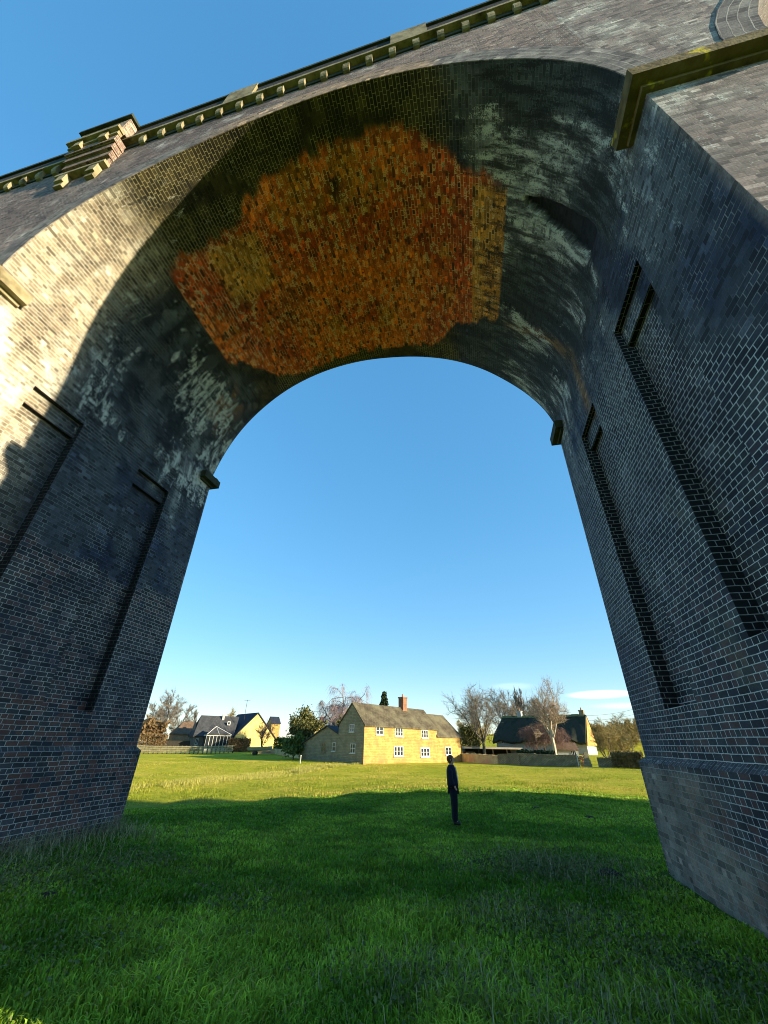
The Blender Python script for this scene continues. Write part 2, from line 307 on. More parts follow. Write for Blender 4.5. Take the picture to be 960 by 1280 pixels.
def build_ground():
    # one sheet: fine near the camera, coarse towards the horizon
    def axis(c, near, fine, far, n):
        a = list(np.arange(-near, near+1e-6, fine)); b = [near+(far-near)*((k/n)**2.2) for k in range(1, n+1)]
        return np.array([-t+c for t in b[::-1]]+[t+c for t in a]+[t+c for t in b])
    xs = axis(0, 22, .22, 900, 46); ys = axis(12, 20, .22, 900, 60)
    X, Y = np.meshgrid(xs, ys, indexing='ij'); Z = ground(X.ravel(), Y.ravel()).reshape(X.shape)
    nx, ny = X.shape
    near = (np.abs(X) < 24) & (Y > -9) & (Y < 33)
    Z = Z+np.where(near, (fbm(X*1.9, Y*1.9, 3, 3)-.5)*.07, 0)
    v = np.stack([X, Y, Z], 2).reshape(-1, 3)
    i = np.arange(nx-1)[:, None]*ny+np.arange(ny-1)[None, :]
    f = np.stack([i, i+ny, i+ny+1, i+1], 2).reshape(-1, 4)
    me = bpy.data.meshes.new('field'); me.from_pydata(v.tolist(), [], f.tolist()); me.polygons.foreach_set('use_smooth', [True]*len(me.polygons))
    m, nt, bs, L = newmat('meadow')
    tc = N(nt, 'ShaderNodeTexCoord')
    n1 = N(nt, 'ShaderNodeTexNoise', i_Scale=.22, i_Detail=9.0, i_Roughness=.65); L.new(tc.outputs['Object'], n1.inputs['Vector'])
    n2 = N(nt, 'ShaderNodeTexNoise', i_Scale=2.6, i_Detail=8.0, i_Roughness=.7); L.new(tc.outputs['Object'], n2.inputs['Vector'])
    n3 = N(nt, 'ShaderNodeTexNoise', i_Scale=28.0, i_Detail=4.0, i_Roughness=.7); L.new(tc.outputs['Object'], n3.inputs['Vector'])
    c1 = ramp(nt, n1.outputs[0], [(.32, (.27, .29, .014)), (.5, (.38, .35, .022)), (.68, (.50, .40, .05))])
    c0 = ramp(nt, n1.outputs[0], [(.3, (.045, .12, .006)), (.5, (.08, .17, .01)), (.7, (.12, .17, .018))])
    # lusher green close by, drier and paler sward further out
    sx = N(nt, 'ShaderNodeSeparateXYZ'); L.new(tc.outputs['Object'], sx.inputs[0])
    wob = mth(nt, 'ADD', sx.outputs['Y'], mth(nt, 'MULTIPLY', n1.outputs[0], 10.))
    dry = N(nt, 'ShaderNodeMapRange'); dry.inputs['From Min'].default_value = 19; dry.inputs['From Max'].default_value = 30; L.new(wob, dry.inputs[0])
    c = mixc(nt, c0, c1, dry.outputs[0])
    c = mixc(nt, c, ramp(nt, n2.outputs[0], [(.3, (.55, .6, .5)), (.5, (1,)*3), (.68, (1.35, 1.25, 1.3))]), .85, 'MULTIPLY')
    c = mixc(nt, c, ramp(nt, n3.outputs[0], [(.3, (.5,)*3), (.6, (1.25,)*3)]), .7, 'MULTIPLY')
    c = mixc(nt, c, (.05, .035, .018, 1), ramp(nt, n2.outputs[0], [(.66, (0,)*3), (.72, (.6,)*3)]))
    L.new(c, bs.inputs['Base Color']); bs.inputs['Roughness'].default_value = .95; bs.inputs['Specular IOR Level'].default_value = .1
    bp = N(nt, 'ShaderNodeBump', i_Strength=1.0, i_Distance=.12); L.new(mth(nt, 'ADD', n2.outputs[0], mth(nt, 'MULTIPLY', n3.outputs[0], .35)), bp.inputs['Height']); L.new(bp.outputs[0], bs.inputs['Normal'])
    me.materials.append(m)
    o = bpy.data.objects.new('field', me); COL.objects.link(o)
    tag(o, 'open green meadow running under the arch to the village', 'field', kind='structure')
build_ground()

# ------------------------------------------------------------------ arch profile
def interp(tab):
    t = np.array(sorted(tab)); xs, ys = t[:, 0], t[:, 1]
    m = np.gradient(ys, xs)
    def f(a):
        a = np.asarray(a, float); k = np.clip(np.searchsorted(xs, a)-1, 0, len(xs)-2); h = xs[k+1]-xs[k]; u = (a-xs[k])/h
        return (2*u**3-3*u**2+1)*ys[k]+(u**3-2*u**2+u)*h*m[k]+(-2*u**3+3*u**2)*ys[k+1]+(u**3-u**2)*h*m[k+1]
    return f
rnear = interp([(0, 6.1), (10, 5.98), (20, 5.82), (36, 5.58), (53, 5.40), (70, 5.20), (88, 4.98), (109, 4.88), (131, 5.14), (155, 5.80), (170, 6.05), (180, 6.1)])
rfar = interp([(0, 6.1), (8, 5.94), (16, 5.74), (26, 5.50), (39, 5.29), (52, 5.12), (65, 4.99), (81, 4.93), (100, 5.06), (116, 5.25), (130, 5.44), (145, 5.62), (162, 5.84), (172, 5.97), (180, 6.1)])
def rad(th, y):
    w = np.clip(np.asarray(y, float)/D, 0, 1); w = w*w*(3-2*w); return rnear(th)*(1-w)+rfar(th)*w
def rgen(th):
    c = np.abs(np.cos(np.radians(th)))/R; s = np.abs(np.sin(np.radians(th)))/(R*.822); n = 1.9
    return 1/((c**n+s**n)**(1/n))
def tilt(x): return .035*max(-8., min(8., x))
def rows(x): return np.asarray(x, float)[:, None]
def mix3(a, b, w): return a*(1-w[:, None])+b*w[:, None]
V = lambda *c: np.array([c], float)
def paint_intrados(co):
    x, y, z = co[:, 0], co[:, 1], co[:, 2]
    n = len(x); up = z > ZS
    th = np.degrees(np.arctan2(np.maximum(z-ZS, 0), x))           # 0 right .. 180 left
    s = np.where(up, np.where(x > 0, th, 180-th)/90*8.6, 0)+np.minimum(z-ZS, 0)   # arc height above springing
    left = x < 0
    a1 = fbm(y*1.1, s*.55+np.where(left, 40, 0), 1.0, 4); a2 = fbm(y*3.3, s*3.3+9, 2.0, 4); a3 = fbm(y*2.6, s*.42+np.where(left, 23, 0), 4.0, 4); a4 = fbm(y*5.5, s*.8+np.where(left, 31, 7), 6., 4)
    grey = V(.060, .072, .092)+0*co; blue = V(.022, .032, .068)+0*co
    t = mix3(blue, grey, sstep(.42, .62, a1))
    m = mix3(t*1.2, V(.26, .27, .27)+0*co, sstep(.42, .68, a2))
    red = np.zeros(n)
    # --- left wall: repointed below 5.3 m, with rusty bricks
    lo = left & (z < 5.3+.05*np.sin(y*3))
    t = np.where(lo[:, None], mix3(V(.036, .042, .064)+0*co, V(.075, .072, .08)+0*co, sstep(.4, .65, a2)), t)
    m = np.where(lo[:, None], mix3(V(.26, .25, .235)+0*co, V(.55, .53, .49)+0*co, sstep(.35, .6, a2)), m)
    red = np.where(lo, np.where(z < 2.4, .62, .35)*sstep(.35, .6, a1+.05), red)
    # --- left near part: cream of the sunlight painted into bricks and mortar
    cr = sstep(2.9, 1.6, y+.8*(a2-.5))*left*sstep(3.5, 6.5, z)*sstep(80, 150, th+np.where(up, 0, 200))
    t = mix3(t, mix3(V(.32, .26, .18)+0*co, V(.47, .42, .33)+0*co, sstep(.5, .68, a2)), cr); m = mix3(m, V(.60, .55, .43)+0*co, cr)
    # --- right wall: bright repointing from the plinth to head height of the recesses
    rt = (~left) & (z < 9.3)
    wr = sstep(.2, .8, np.where(y < 2.2, sstep(6.4, 5.0, z+.9*(y-1.2)*-1), sstep(9.4, 7.0, z)))*rt
    wr = wr*sstep(7.6, 5.8, y)*.999+wr*.35*sstep(5.8, 7.6, y)
    t = mix3(t, mix3(V(.028, .033, .052)+0*co, V(.062, .07, .08)+0*co, sstep(.45, .65, a2)), wr)
    m = mix3(m, V(.66, .69, .68)*(.7+.6*a2[:, None]), wr)
    red = np.where(rt, np.maximum(red, .42*wr*sstep(6, 1, z)), red)
    dust = (rt*sstep(6, 9.4, z)*sstep(.42, .62, a3)); t = mix3(t, V(.16, .18, .19)+0*co, dust*.7); m = mix3(m, V(.30, .32, .32)+0*co, dust*.8)
    st_ = cr*sstep(.56, .66, fbm(y*2.2, s*1.1+50, 3., 4)); t = mix3(t, V(.13, .095, .06)+0*co, st_*.75); wh = cr*sstep(.56, .64, fbm(y*1.6+9, s*.6, 6., 4)); t = mix3(t, V(.66, .62, .50)+0*co, wh*.7); m = mix3(m, V(.70, .66, .54)+0*co, wh*.7)
    # green damp edges beside the recesses
    g = (~left)*np.maximum(np.exp(-((y-3.35)/.22)**2), np.exp(-((y-1.35)/.18)**2)*0)*sstep(9, 2, z)*sstep(.4, .6, a2)
    t = mix3(t, V(.10, .11, .075)+0*co, g*.6); m = mix3(m, V(.3, .32, .25)+0*co, g*.6)
    # --- haunches: soot above, lime streaks running down the curve
    hr = (~left)*sstep(8.6, 10.2, z)*sstep(52, 34, th)
    base = mix3(V(.022, .026, .024)+0*co, V(.075, .088, .088)+0*co, sstep(.38, .6, a3))
    t = mix3(t, base, hr); m = mix3(m, base*1.5, hr)
    lime = hr*(.16+.62*sstep(.40, .60, a1))*sstep(.2, .8, y)
    wash = hr*sstep(.46, .64, a1)*.55+hr*np.exp(-((y-.3)/.25)**2)*0; t = mix3(t, V(.36, .36, .37)+0*co, wash); m = mix3(m, V(.48, .48, .48)+0*co, wash)
    soot = hr*(.34+.45*sstep(.3, .6, a3))
    hl = left*sstep(7.2, 9.2, z)*sstep(118, 140, th+np.where(up, 0, 180))*(1-cr)
    base = mix3(V(.018, .022, .028)+0*co, V(.055, .068, .078)+0*co, sstep(.4, .62, a3))
    t = mix3(t, base, hl); m = mix3(m, mix3(base*1.3, V(.27, .28, .27)+0*co, sstep(.45, .6, a2)), hl)
    win = sstep(-2.6, -1.0, s)*sstep(3.4, 2.0, s)
    lime = lime+hl*(.12+.62*win*sstep(.35, .6, a1)); soot = soot+hl*.30*sstep(2.5, 4.5, s)
    # pale streaks bleeding under the far impost, left side
    st = left*np.exp(-((y-6.35-.12*np.sin(z*1.3)+(z-9)*.08)/.17)**2)*sstep(5.8, 8.5, z)*sstep(150, 168, th+np.where(up, 0, 200)); t = mix3(t, V(.38, .41, .40)+0*co, st*.7*sstep(.3, .6, a2)); m = mix3(m, V(.4, .42, .42)+0*co, st*.7)
    # --- crown: dark olive soot with the exposed orange brickwork
    lime = lime+dust*.35
    cw = sstep(44, 54, th+6*(a3-.5))*sstep(152, 140, th+6*(a3-.5))*up
    ol = mix3(V(.018, .016, .008)+0*co, V(.07, .055, .022)+0*co, sstep(.35, .62, a2))
    t = mix3(t, ol, cw); m = mix3(m, mix3(V(.05, .045, .02)+0*co, V(.42, .36, .17)+0*co, sstep(.42, .6, a1+.15*a2)), cw)
    ymin = np.interp(th, [31, 32, 40, 49, 57, 87, 107, 120, 131, 142, 147], [2.2, 2.1, 1.9, 1.5, .95, .95, 1.15, 1.75, 1.85, 1.95, 2.1])
    ymax = np.interp(th, [31, 50, 62, 95, 117, 130, 147], [5.5, 6.1, 7.2, 7.2, 7.45, 7.0, 5.2])
    jag = (vnoise(y*2.2, np.round(s/.27)*3.3, 5.)-.5)*.2+(vnoise(np.round(s/.36)*1.7, 3.3, 2.)-.5)*.5
    og = sstep(-.10, .16, y-ymin+jag)*sstep(.03, -.05, y-ymax+jag)*(th > 31.2)*(th < 147.5)*up
    oc = mix3(V(.58, .080, .012)+0*co, V(.98, .205, .022)+0*co, sstep(.35, .6, fbm(y*.7, s*.9, 3., 4)))
    oc = mix3(oc, V(.62, .22, .025)+0*co, sstep(.62, .74, fbm(y*1.6, s*1.6, 8., 4))*.8)
    gold = ((th > 31)*sstep(43, 41.5, th)*(y > 2.1)*.85+sstep(115, 119, th)*sstep(136, 133, th)*sstep(2.0, 2.2, y)*sstep(3.9, 3.6, y)*.8)
    oc = mix3(oc, V(.80, .36, .06)+0*co, np.clip(gold, 0, 1))
    oc = mix3(oc, V(.02, .015, .008)+0*co, np.exp(-((th-86)/2.6)**2-((y-1.75)/.38)**2)*sstep(.35, .5, a2)*1.0)
    dk = sstep(.58, .7, fbm(y*1.3+30, s*1.3, 5., 4))*.55*sstep(60, 140, th); oc = mix3(oc, V(.05, .03, .012)+0*co, dk)
    t = mix3(t, oc, og); m = mix3(m, mix3(oc*.25, V(.95, .66, .32)+0*co, sstep(.46, .56, fbm(y*9, s*9, 2., 3))), og)
    # rusty run on the right haunch and the orange spill on the far left
    ru = (~left)*np.exp(-((y-np.interp(s, [-2.2, 0, 2.3], [5.0, 5.0, 5.5]))/.17)**2)*sstep(-2.3, -1.5, s)*sstep(3.0, 2.2, s); t = mix3(t, V(.30, .16, .045)+0*co, ru*.9); m = mix3(m, V(.30, .17, .06)+0*co, ru*.9)
    ol2 = left*sstep(148, 153, th)*sstep(171, 162, th)*sstep(5.7, 6.1, y+.8*(a2-.5))*sstep(7.3, 6.8, y)*up*sstep(.45, .55, a2); t = mix3(t, V(.22, .09, .03)+0*co, ol2*.8)
    # dark scar where the face bricks fell away
    soot = np.maximum(soot, cw*.42*sstep(.45, .6, a1)*(1-og)); lime = lime*(1-og)*(1-cw*.8)
    lime = lime+cr*.22+left*sstep(9.4, 8.4, z)*0
    sc = scar(y, s, left); lime = lime*(1-sc); soot = soot*(1-sc)
    soot = soot+og*.06*sstep(.5, .7, a1)
    t = mix3(t, mix3(V(.012, .013, .016)+0*co, V(.035, .045, .075)+0*co, sstep(1.2, -1., s)), sc); m = mix3(m, V(.016, .018, .022)+0*co, sc)
    # --- plinth and foot: dirty render on the right, damp on the left
    ft = (~left)*sstep(1.45, 1.2, z); rg = mix3(V(.19, .17, .14)+0*co, V(.31, .28, .225)+0*co, sstep(.4, .65, a2))
    q = ft*np.clip(sstep(4.2, 6.0, y+(a1-.5)*2)+sstep(.75, .15, z+(a1-.5)*.8), 0, 1)*.96
    t = mix3(t, rg, q); m = mix3(m, rg*1.15, q); m = mix3(m, m*.75, ft*.6)
    ft = left*sstep(.5, -.1, z); t = mix3(t, V(.12, .11, .11)+0*co, ft*.6)
    return t*1.0, m, np.stack([red, np.clip(lime, 0, 1), np.clip(soot, 0, 1), og], 1)
def scar(y, s, left):
    c = np.interp(s, [-2.0, -.5, 0, .9, 1.6, 2.5], [2.36, 2.34, 2.36, 2.36, 2.32, 2.20])+(vnoise(s*5, 3.3, 1.)-.5)*.05; w = np.interp(s, [-2.0, 0, .8, 1.7, 2.5], [.24, .30, .28, .22, .06])
    return (~left)*sstep(1.1, .85, np.abs(y-c)/w)*(s > -2.0)*(s < 2.5)
def paint_face(co):
    x, y, z = co[:, 0], co[:, 1], co[:, 2]
    a1 = fbm(x*.5, z*.5, 1.5, 4); a2 = fbm(x*2.7, z*2.7, 2.5, 4); a3 = fbm(x*2., z*.4, 7., 4)
    t = mix3(V(.15, .108, .095)+0*co, V(.27, .20, .17)+0*co, sstep(.38, .62, a1)); m = mix3(t*1.2, V(.42, .38, .33)+0*co, sstep(.4, .6, a2))
    w = sstep(.60, .72, a2); t = mix3(t, V(.55, .52, .47)+0*co, w*.75)
    lw = sstep(6.05, 7.4, x)*sstep(9.6, 8.8, z); t = mix3(t, V(.30, .25, .225)+0*co, (x > 6)*.7); m = mix3(m, V(.2, .165, .15)+0*co, (x > 6)*.8)
    w = (x > 6)*sstep(8.0, 9.2, z)*sstep(.5, .6, a2); t = mix3(t, V(.6, .57, .5)+0*co, w*.8)
    lo = sstep(6, 4.5, z); t = mix3(t, V(.07, .065, .07)+0*co, lo); m = mix3(m, V(.3, .29, .27)+0*co, lo)
    return t, m, np.stack([.2+0*x, .16+.25*sstep(.45, .65, a2)*(x > 6), .12+.2*sstep(.5, .7, a1), 0*x], 1)
def paint_ring(co):
    x, y, z = co[:, 0], co[:, 1], co[:, 2]; a2 = fbm(x*2.7, z*2.7, 2.5, 4); a3 = fbm(x*5, z*5, 4., 3)
    t = mix3(V(.14, .12, .115)+0*co, V(.27, .24, .21)+0*co, sstep(.4, .62, a2)); m = mix3(t, V(.38, .35, .31)+0*co, sstep(.5, .65, a3))
    o = sstep(-3.2, -1.5, x)*sstep(3.6, 3.0, x); t = mix3(t, V(.42, .26, .15)+0*co, o*.7); m = mix3(m, V(.5, .38, .25)+0*co, o*.6)
    return t, m, 0*x
def paint_left_ring(co): return paint_ring(co)
def paint_plain(co):
    x, y, z = co[:, 0], co[:, 1], co[:, 2]; a1 = fbm((x+y)*.5, z*.5, 1.5, 4); a2 = fbm((x+y)*2.7, z*2.7, 2.5, 4)
    t = mix3(V(.06, .062, .075)+0*co, V(.14, .125, .12)+0*co, sstep(.38, .62, a1)); return t, mix3(t*1.4, V(.33, .32, .3)+0*co, sstep(.4, .6, a2)), .3+0*x
def paint_parapet(co):
    t, m, r = paint_plain(co); return t*.3, m*.2, r*0

VIA = empty('railway_viaduct', (0, 0, 0), label='tall Victorian brick railway viaduct whose arch spans the whole picture, orange patch under its crown', cat='viaduct')
# --- barrel of the arch in the picture
def barrel(cx, fr, fn, ns, ny, name='arch_barrel'):
    th = np.linspace(0, 180, ns); ys = np.linspace(0, D, ny)
    T, Y = np.meshgrid(th, ys, indexing='ij'); r = fr(T, Y)
    X = r*np.cos(np.radians(T)); Z = ZS+r*np.sin(np.radians(T))
    # arc length at mid depth for the courses
    s = np.concatenate([[0], np.cumsum(np.hypot(np.diff(X[:, ny//2]), np.diff(Z[:, ny//2])))])+ZS
    if cx == 0:
        nn = (fbm(X*1.2+Y, Z*1.2, Y*1.2, 3)-.5)*.05
        # eroded haunches and the fallen-face scar are real relief
        right = X > 0; so = np.degrees(np.arctan2(Z-ZS, X)); sd = np.where(right, so, 180-so)/90*8.6
        er = np.where((sd < 4.6), (fbm(Y*4.2, sd*.9+np.where(right, 3, 30), 4., 4)-.5)*.05*sstep(0, 1., sd)*sstep(4.6, 3.6, sd), 0)
        er = er*sstep(0, .4, Y)*sstep(D, D-.4, Y)
        sc = scar(Y.ravel(), sd.ravel(), (~right).ravel()).reshape(Y.shape)*.13
        rr = r+(nn*sstep(0, .5, Y)*sstep(D, D-.5, Y))+er+sc
        ed = sstep(0, .35, sd); rr = r+(rr-r)*ed
        X = rr*np.cos(np.radians(T)); Z = ZS+rr*np.sin(np.radians(T))
    v = np.stack([X+cx, Y, Z], 2).reshape(-1, 3)
    i = np.arange(ns-1)[:, None]*ny+np.arange(ny-1)[None, :]
    f = np.stack([i, i+1, i+ny+1, i+ny], 2).reshape(-1, 4)
    me = bpy.data.meshes.new(name); me.from_pydata(v.tolist(), [], f.tolist())
    uvl = me.uv_layers.new(name='UVMap'); U = np.stack([Y, np.repeat(s[:, None], ny, 1)], 2).reshape(-1, 2)
    idx = f.ravel(); uvl.data.foreach_set('uv', U[idx].astype(np.float32).ravel())
    me.polygons.foreach_set('use_smooth', [True]*len(me.polygons)); me.materials.append(BR)
    paint(me, fn); o = bpy.data.objects.new(name, me); COL.objects.link(o); o.parent = VIA; return o
barrel(0, rad, paint_intrados, 330, 130)
PT = 1.9; PITCHX = 2*R+PT
SIDE = [-3, -2, -1, 1, 2, 3, 4, 5, 6]
for k in SIDE: barrel(k*PITCHX, lambda T, Y: rgen(T), paint_plain, 50, 3)
# --- piers
def wallgrid(mb, X, sgn, ys, zs, depth, bat, proj):
    "heightfield wall facing -sgn in x; depth(y,z) gives the recess"
    dm = [[depth((ys[i]+ys[i+1])/2, (zs[j]+zs[j+1])/2) for j in range(len(zs)-1)] for i in range(len(ys)-1)]
    xx = lambda z, d: sgn*(X-bat*(ZS-z)*0+d+bat*(z-ZS)*-1*-1)
    def px(z, d): return sgn*(X+d-bat*(ZS-z))
    for i in range(len(ys)-1):
        for j in range(len(zs)-1):
            d = dm[i][j]; a, b, c, e = ys[i], ys[i+1], zs[j], zs[j+1]
            mb.quad([(px(c, d), a, c), (px(c, d), b, c), (px(e, d), b, e), (px(e, d), a, e)], [(a, c), (b, c), (b, e), (a, e)])
            if i+1 < len(ys)-1 and abs(dm[i+1][j]-d) > 1e-4:
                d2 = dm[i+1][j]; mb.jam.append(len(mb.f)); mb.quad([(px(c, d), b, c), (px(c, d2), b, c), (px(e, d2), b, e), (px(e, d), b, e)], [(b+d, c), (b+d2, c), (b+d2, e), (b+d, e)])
            if j+1 < len(zs)-1 and abs(dm[i][j+1]-d) > 1e-4:
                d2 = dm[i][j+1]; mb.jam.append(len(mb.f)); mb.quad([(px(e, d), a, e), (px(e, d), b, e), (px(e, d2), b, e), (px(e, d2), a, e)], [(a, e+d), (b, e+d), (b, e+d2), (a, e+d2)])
def brk(lo, hi, st, extra):
    a = sorted(set([round(x, 4) for x in list(np.arange(lo, hi, st))+[hi]+[e for e in extra if lo < e < hi]]))
    o = [a[0]]
    for x in a[1:]:
        if x-o[-1] > .02 or x in extra: o.append(x)
    return o
def pier(k0):
    "pier standing between arch k0 and k0+1"
    right = k0 == 0; left = k0 == -1; main = right or left
    x0 = k0*PITCHX+R; x1 = x0+PT; root_fn = paint_intrados if main else paint_plain
    mb = MB(); ZT = 1.40
    st = .13 if main else 2.5
    if right: P = [(1.62, 2.95, 2.75), (4.72, 5.93, 2.22)]
    elif left: P = [(1.62, 2.87, 2.25), (4.70, 5.95, 2.18)]
    else: P = [(1.62, 2.87, 2.25), (4.72, 5.95, 2.2)]
    def dep(y, z):
        for a, b, zb in P:
            if a < y < b and z > zb:
                if z < 7.95: return .24
                if z < 8.38: return .12
        return 0.
    zs = brk(ZT, ZS, st, [7.95, 8.38]+[p[2] for p in P]); ys = brk(0, D, st, [q for p in P for q in p[:2]])
    # wall facing the arch on the right (x0 side) and on the left (x1 side)
    for (X, sgn, on) in ((x0, 1, True), (x1, -1, True)):
        m2 = MB(); wallgrid(m2, 0, 1, ys, zs, dep, BAT, 0)
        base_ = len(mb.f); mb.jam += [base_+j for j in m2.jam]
        for q, uv in zip([m2.v[i:i+4] for i in range(0, len(m2.v), 4)], m2.uv):
            mb.quad([(X+sgn*p[0], p[1], p[2]) for p in (q if sgn == 1 else q[::-1])], uv if sgn == 1 else uv[::-1])
    bz = BAT*(ZS-ZT)
    for y, nn in ((0, 1), (D, -1)):
        zz = brk(ZT, ZS, .3 if main else 3, [])
        xs = np.linspace(x0, x1, 7 if main else 2)
        for j in range(len(zz)-1):
            for i in range(len(xs)-1):
                def X(i, z): return x0+(x1-x0)*i/(len(xs)-1)+(1-2*i/(len(xs)-1))*(-BAT*(ZS-z))
                q = [(X(i, zz[j]), y, zz[j]), (X(i+1, zz[j]), y, zz[j]), (X(i+1, zz[j+1]), y, zz[j+1]), (X(i, zz[j+1]), y, zz[j+1])]
                mb.quad(q if nn == 1 else q[::-1])
    fn = (lambda co: _pierpaint(co, main))
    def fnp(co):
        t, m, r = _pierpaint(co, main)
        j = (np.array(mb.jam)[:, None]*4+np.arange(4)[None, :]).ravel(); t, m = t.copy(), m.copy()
        if main: t[j] = np.array([.008, .008, .010]); m[j] = np.array([.30, .30, .28])*(1 if right else .35); r = np.array(r, float); r[j] = 0  # recess jambs near-black: their shade is put into the brick colour
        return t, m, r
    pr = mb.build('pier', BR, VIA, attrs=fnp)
    # plinth
    pj_ = .075 if left else .11; pb = MB(); a0 = x0-bz-.11; a1 = x1+bz+pj_; zs = brk(-1.6, ZT, .16 if main else 3, []); ys = brk(-.11, D+.11, .16 if main else 9, [])
    xs = brk(a0, a1, .3 if main else 9, [])
    for j in range(len(zs)-1):
        for i in range(len(ys)-1):
            for X, fl in ((a0, 0), (a1, 1)):
                q = [(X, ys[i], zs[j]), (X, ys[i+1], zs[j]), (X, ys[i+1], zs[j+1]), (X, ys[i], zs[j+1])]; pb.quad(q)
        for i in range(len(xs)-1):
            for Y in (-.11, D+.11): pb.quad([(xs[i], Y, zs[j]), (xs[i+1], Y, zs[j]), (xs[i+1], Y, zs[j+1]), (xs[i], Y, zs[j+1])])
    # splayed top of the plinth
    b0, b1 = x0-bz, x1+bz; zt = ZT+.09
    for (A, B, C, E) in (((a0, -.11), (a0, D+.11), (b0, D), (b0, 0)), ((a1, -.11), (a1, D+.11), (b1, D), (b1, 0)), ((a0, -.11), (a1, -.11), (b1, 0), (b0, 0)), ((a0, D+.11), (a1, D+.11), (b1, D), (b0, D))):
        pb.quad([(*A, ZT), (*B, ZT), (*C, zt), (*E, zt)])
    pb.build('plinth', BR, pr, attrs=fn)
    # stone imposts gripping both ends of the pier at springing level
    for ye, sg in ((0, -1), (D, 1)):
        ib = MB()
        def blk(xa, xb, ya, yb, za, zb): ib.box(xa, xb, min(ya, yb), max(ya, yb), za, zb)
        pj = .22
        for (za, zb, p) in ((9.75, 10.02, pj), (9.66, 9.75, .08)):
            blk(x0-p, x1+p, ye, ye+sg*p, za, zb)
            blk(x0-p, x0+.02, ye-sg*.62*(1 if p > .2 else .93), ye, za, zb); blk(x1-.02, x1+p, ye-sg*.62*(1 if p > .2 else .93), ye, za, zb)
        # weathered top slope
        ib.box(x0-.16, x1+.16, min(ye, ye+sg*.16), max(ye, ye+sg*.16), 10.02, 10.10)
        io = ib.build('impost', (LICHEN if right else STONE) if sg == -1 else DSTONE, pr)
        bv = io.modifiers.new('b', 'BEVEL'); bv.width = .012; bv.segments = 1
    return pr
def _pierpaint(co, main):
    if not main: return paint_plain(co)
    t, m, r = paint_intrados(co); tf, mf, rf = paint_face(co)
    k = (co[:, 1] < .001) | (co[:, 1] > D-.001)
    return np.where(k[:, None], tf, t), np.where(k[:, None], mf, m), np.where(k[:, None], rf, r)
for k in [-4]+[i-1 for i in range(-2, 8)]: pier(k)
# --- spandrels, rings
ZTOP = 16.62
def spandrel(k, y, main):
    cx = k*PITCHX; fr = (lambda t: float(rad(t, 0 if y == 0 else D))) if main else rgen
    mb = MB(); ths = np.linspace(0, 180, 121 if main else 31)
    pts = [(cx+fr(t)*math.cos(math.radians(t)), ZS+fr(t)*math.sin(math.radians(t))) for t in ths]
    sg = -1 if y == 0 else 1
    def col(xa, za, xb, zb):
        ta, tb = ZTOP+tilt(xa), ZTOP+tilt(xb); n = 20 if main else 2
        for j in range(n):
            f0, f1 = j/n, (j+1)/n
            mb.quad([(xa, y, za+(ta-za)*f0), (xb, y, zb+(tb-zb)*f0), (xb, y, zb+(tb-zb)*f1), (xa, y, za+(ta-za)*f1)])
    for a, b in zip(pts[:-1], pts[1:]):
        if abs(a[0]-b[0]) > 1e-5: col(b[0], b[1], a[0], a[1])
    # over the piers on either side (half each)
    n = 6 if main else 1
    for i in range(n):
        h = PT/2; col(cx+R+h*i/n, ZS, cx+R+h*(i+1)/n, ZS); col(cx-R-h*(i+1)/n, ZS, cx-R-h*i/n, ZS)
    mb.build('spandrel_wall', BR, VIA, attrs=paint_face if y == 0 else paint_plain)
    # voussoir ring, four header rows, 15 mm proud
    rb = MB(); W = .56; s = 0; yy = y+sg*.015
    for t0, t1 in zip(ths[:-1], ths[1:]):
        r0, r1 = fr(t0), fr(t1); P = lambda r, t: (cx+r*math.cos(math.radians(t)), ZS+r*math.sin(math.radians(t)))
        a, b, c, e = P(r0, t0), P(r1, t1), P(r1+W, t1), P(r0+W, t0); ds = math.hypot(a[0]-b[0], a[1]-b[1]); m_ = .089/.115
        for q in range(4):
            f0, f1 = q/4, (q+1)/4; L_ = lambda A, B, f: (A[0]+(B[0]-A[0])*f, yy, A[1]+(B[1]-A[1])*f)
            rb.quad([L_(a, e, f0), L_(b, c, f0), L_(b, c, f1), L_(a, e, f1)], [(s, f0*.356), (s+ds, f0*.356), (s+ds, f1*.356), (s, f1*.356)])
        rb.quad([(a[0], y, a[1]), (b[0], y, b[1]), (b[0], yy, b[1]), (a[0], yy, a[1])], [(s, 0), (s+ds, 0), (s+ds, .02), (s, .02)])
        rb.quad([(e[0], y, e[1]), (c[0], y, c[1]), (c[0], yy, c[1]), (e[0], yy, e[1])], [(s, 0), (s+ds, 0), (s+ds, .02), (s, .02)])
        s += ds
    rb.build('voussoir_ring', BR, VIA, attrs=paint_ring if y == 0 else paint_plain)
for k in [0]+SIDE:
    for y in (0, D): spandrel(k, y, k == 0)
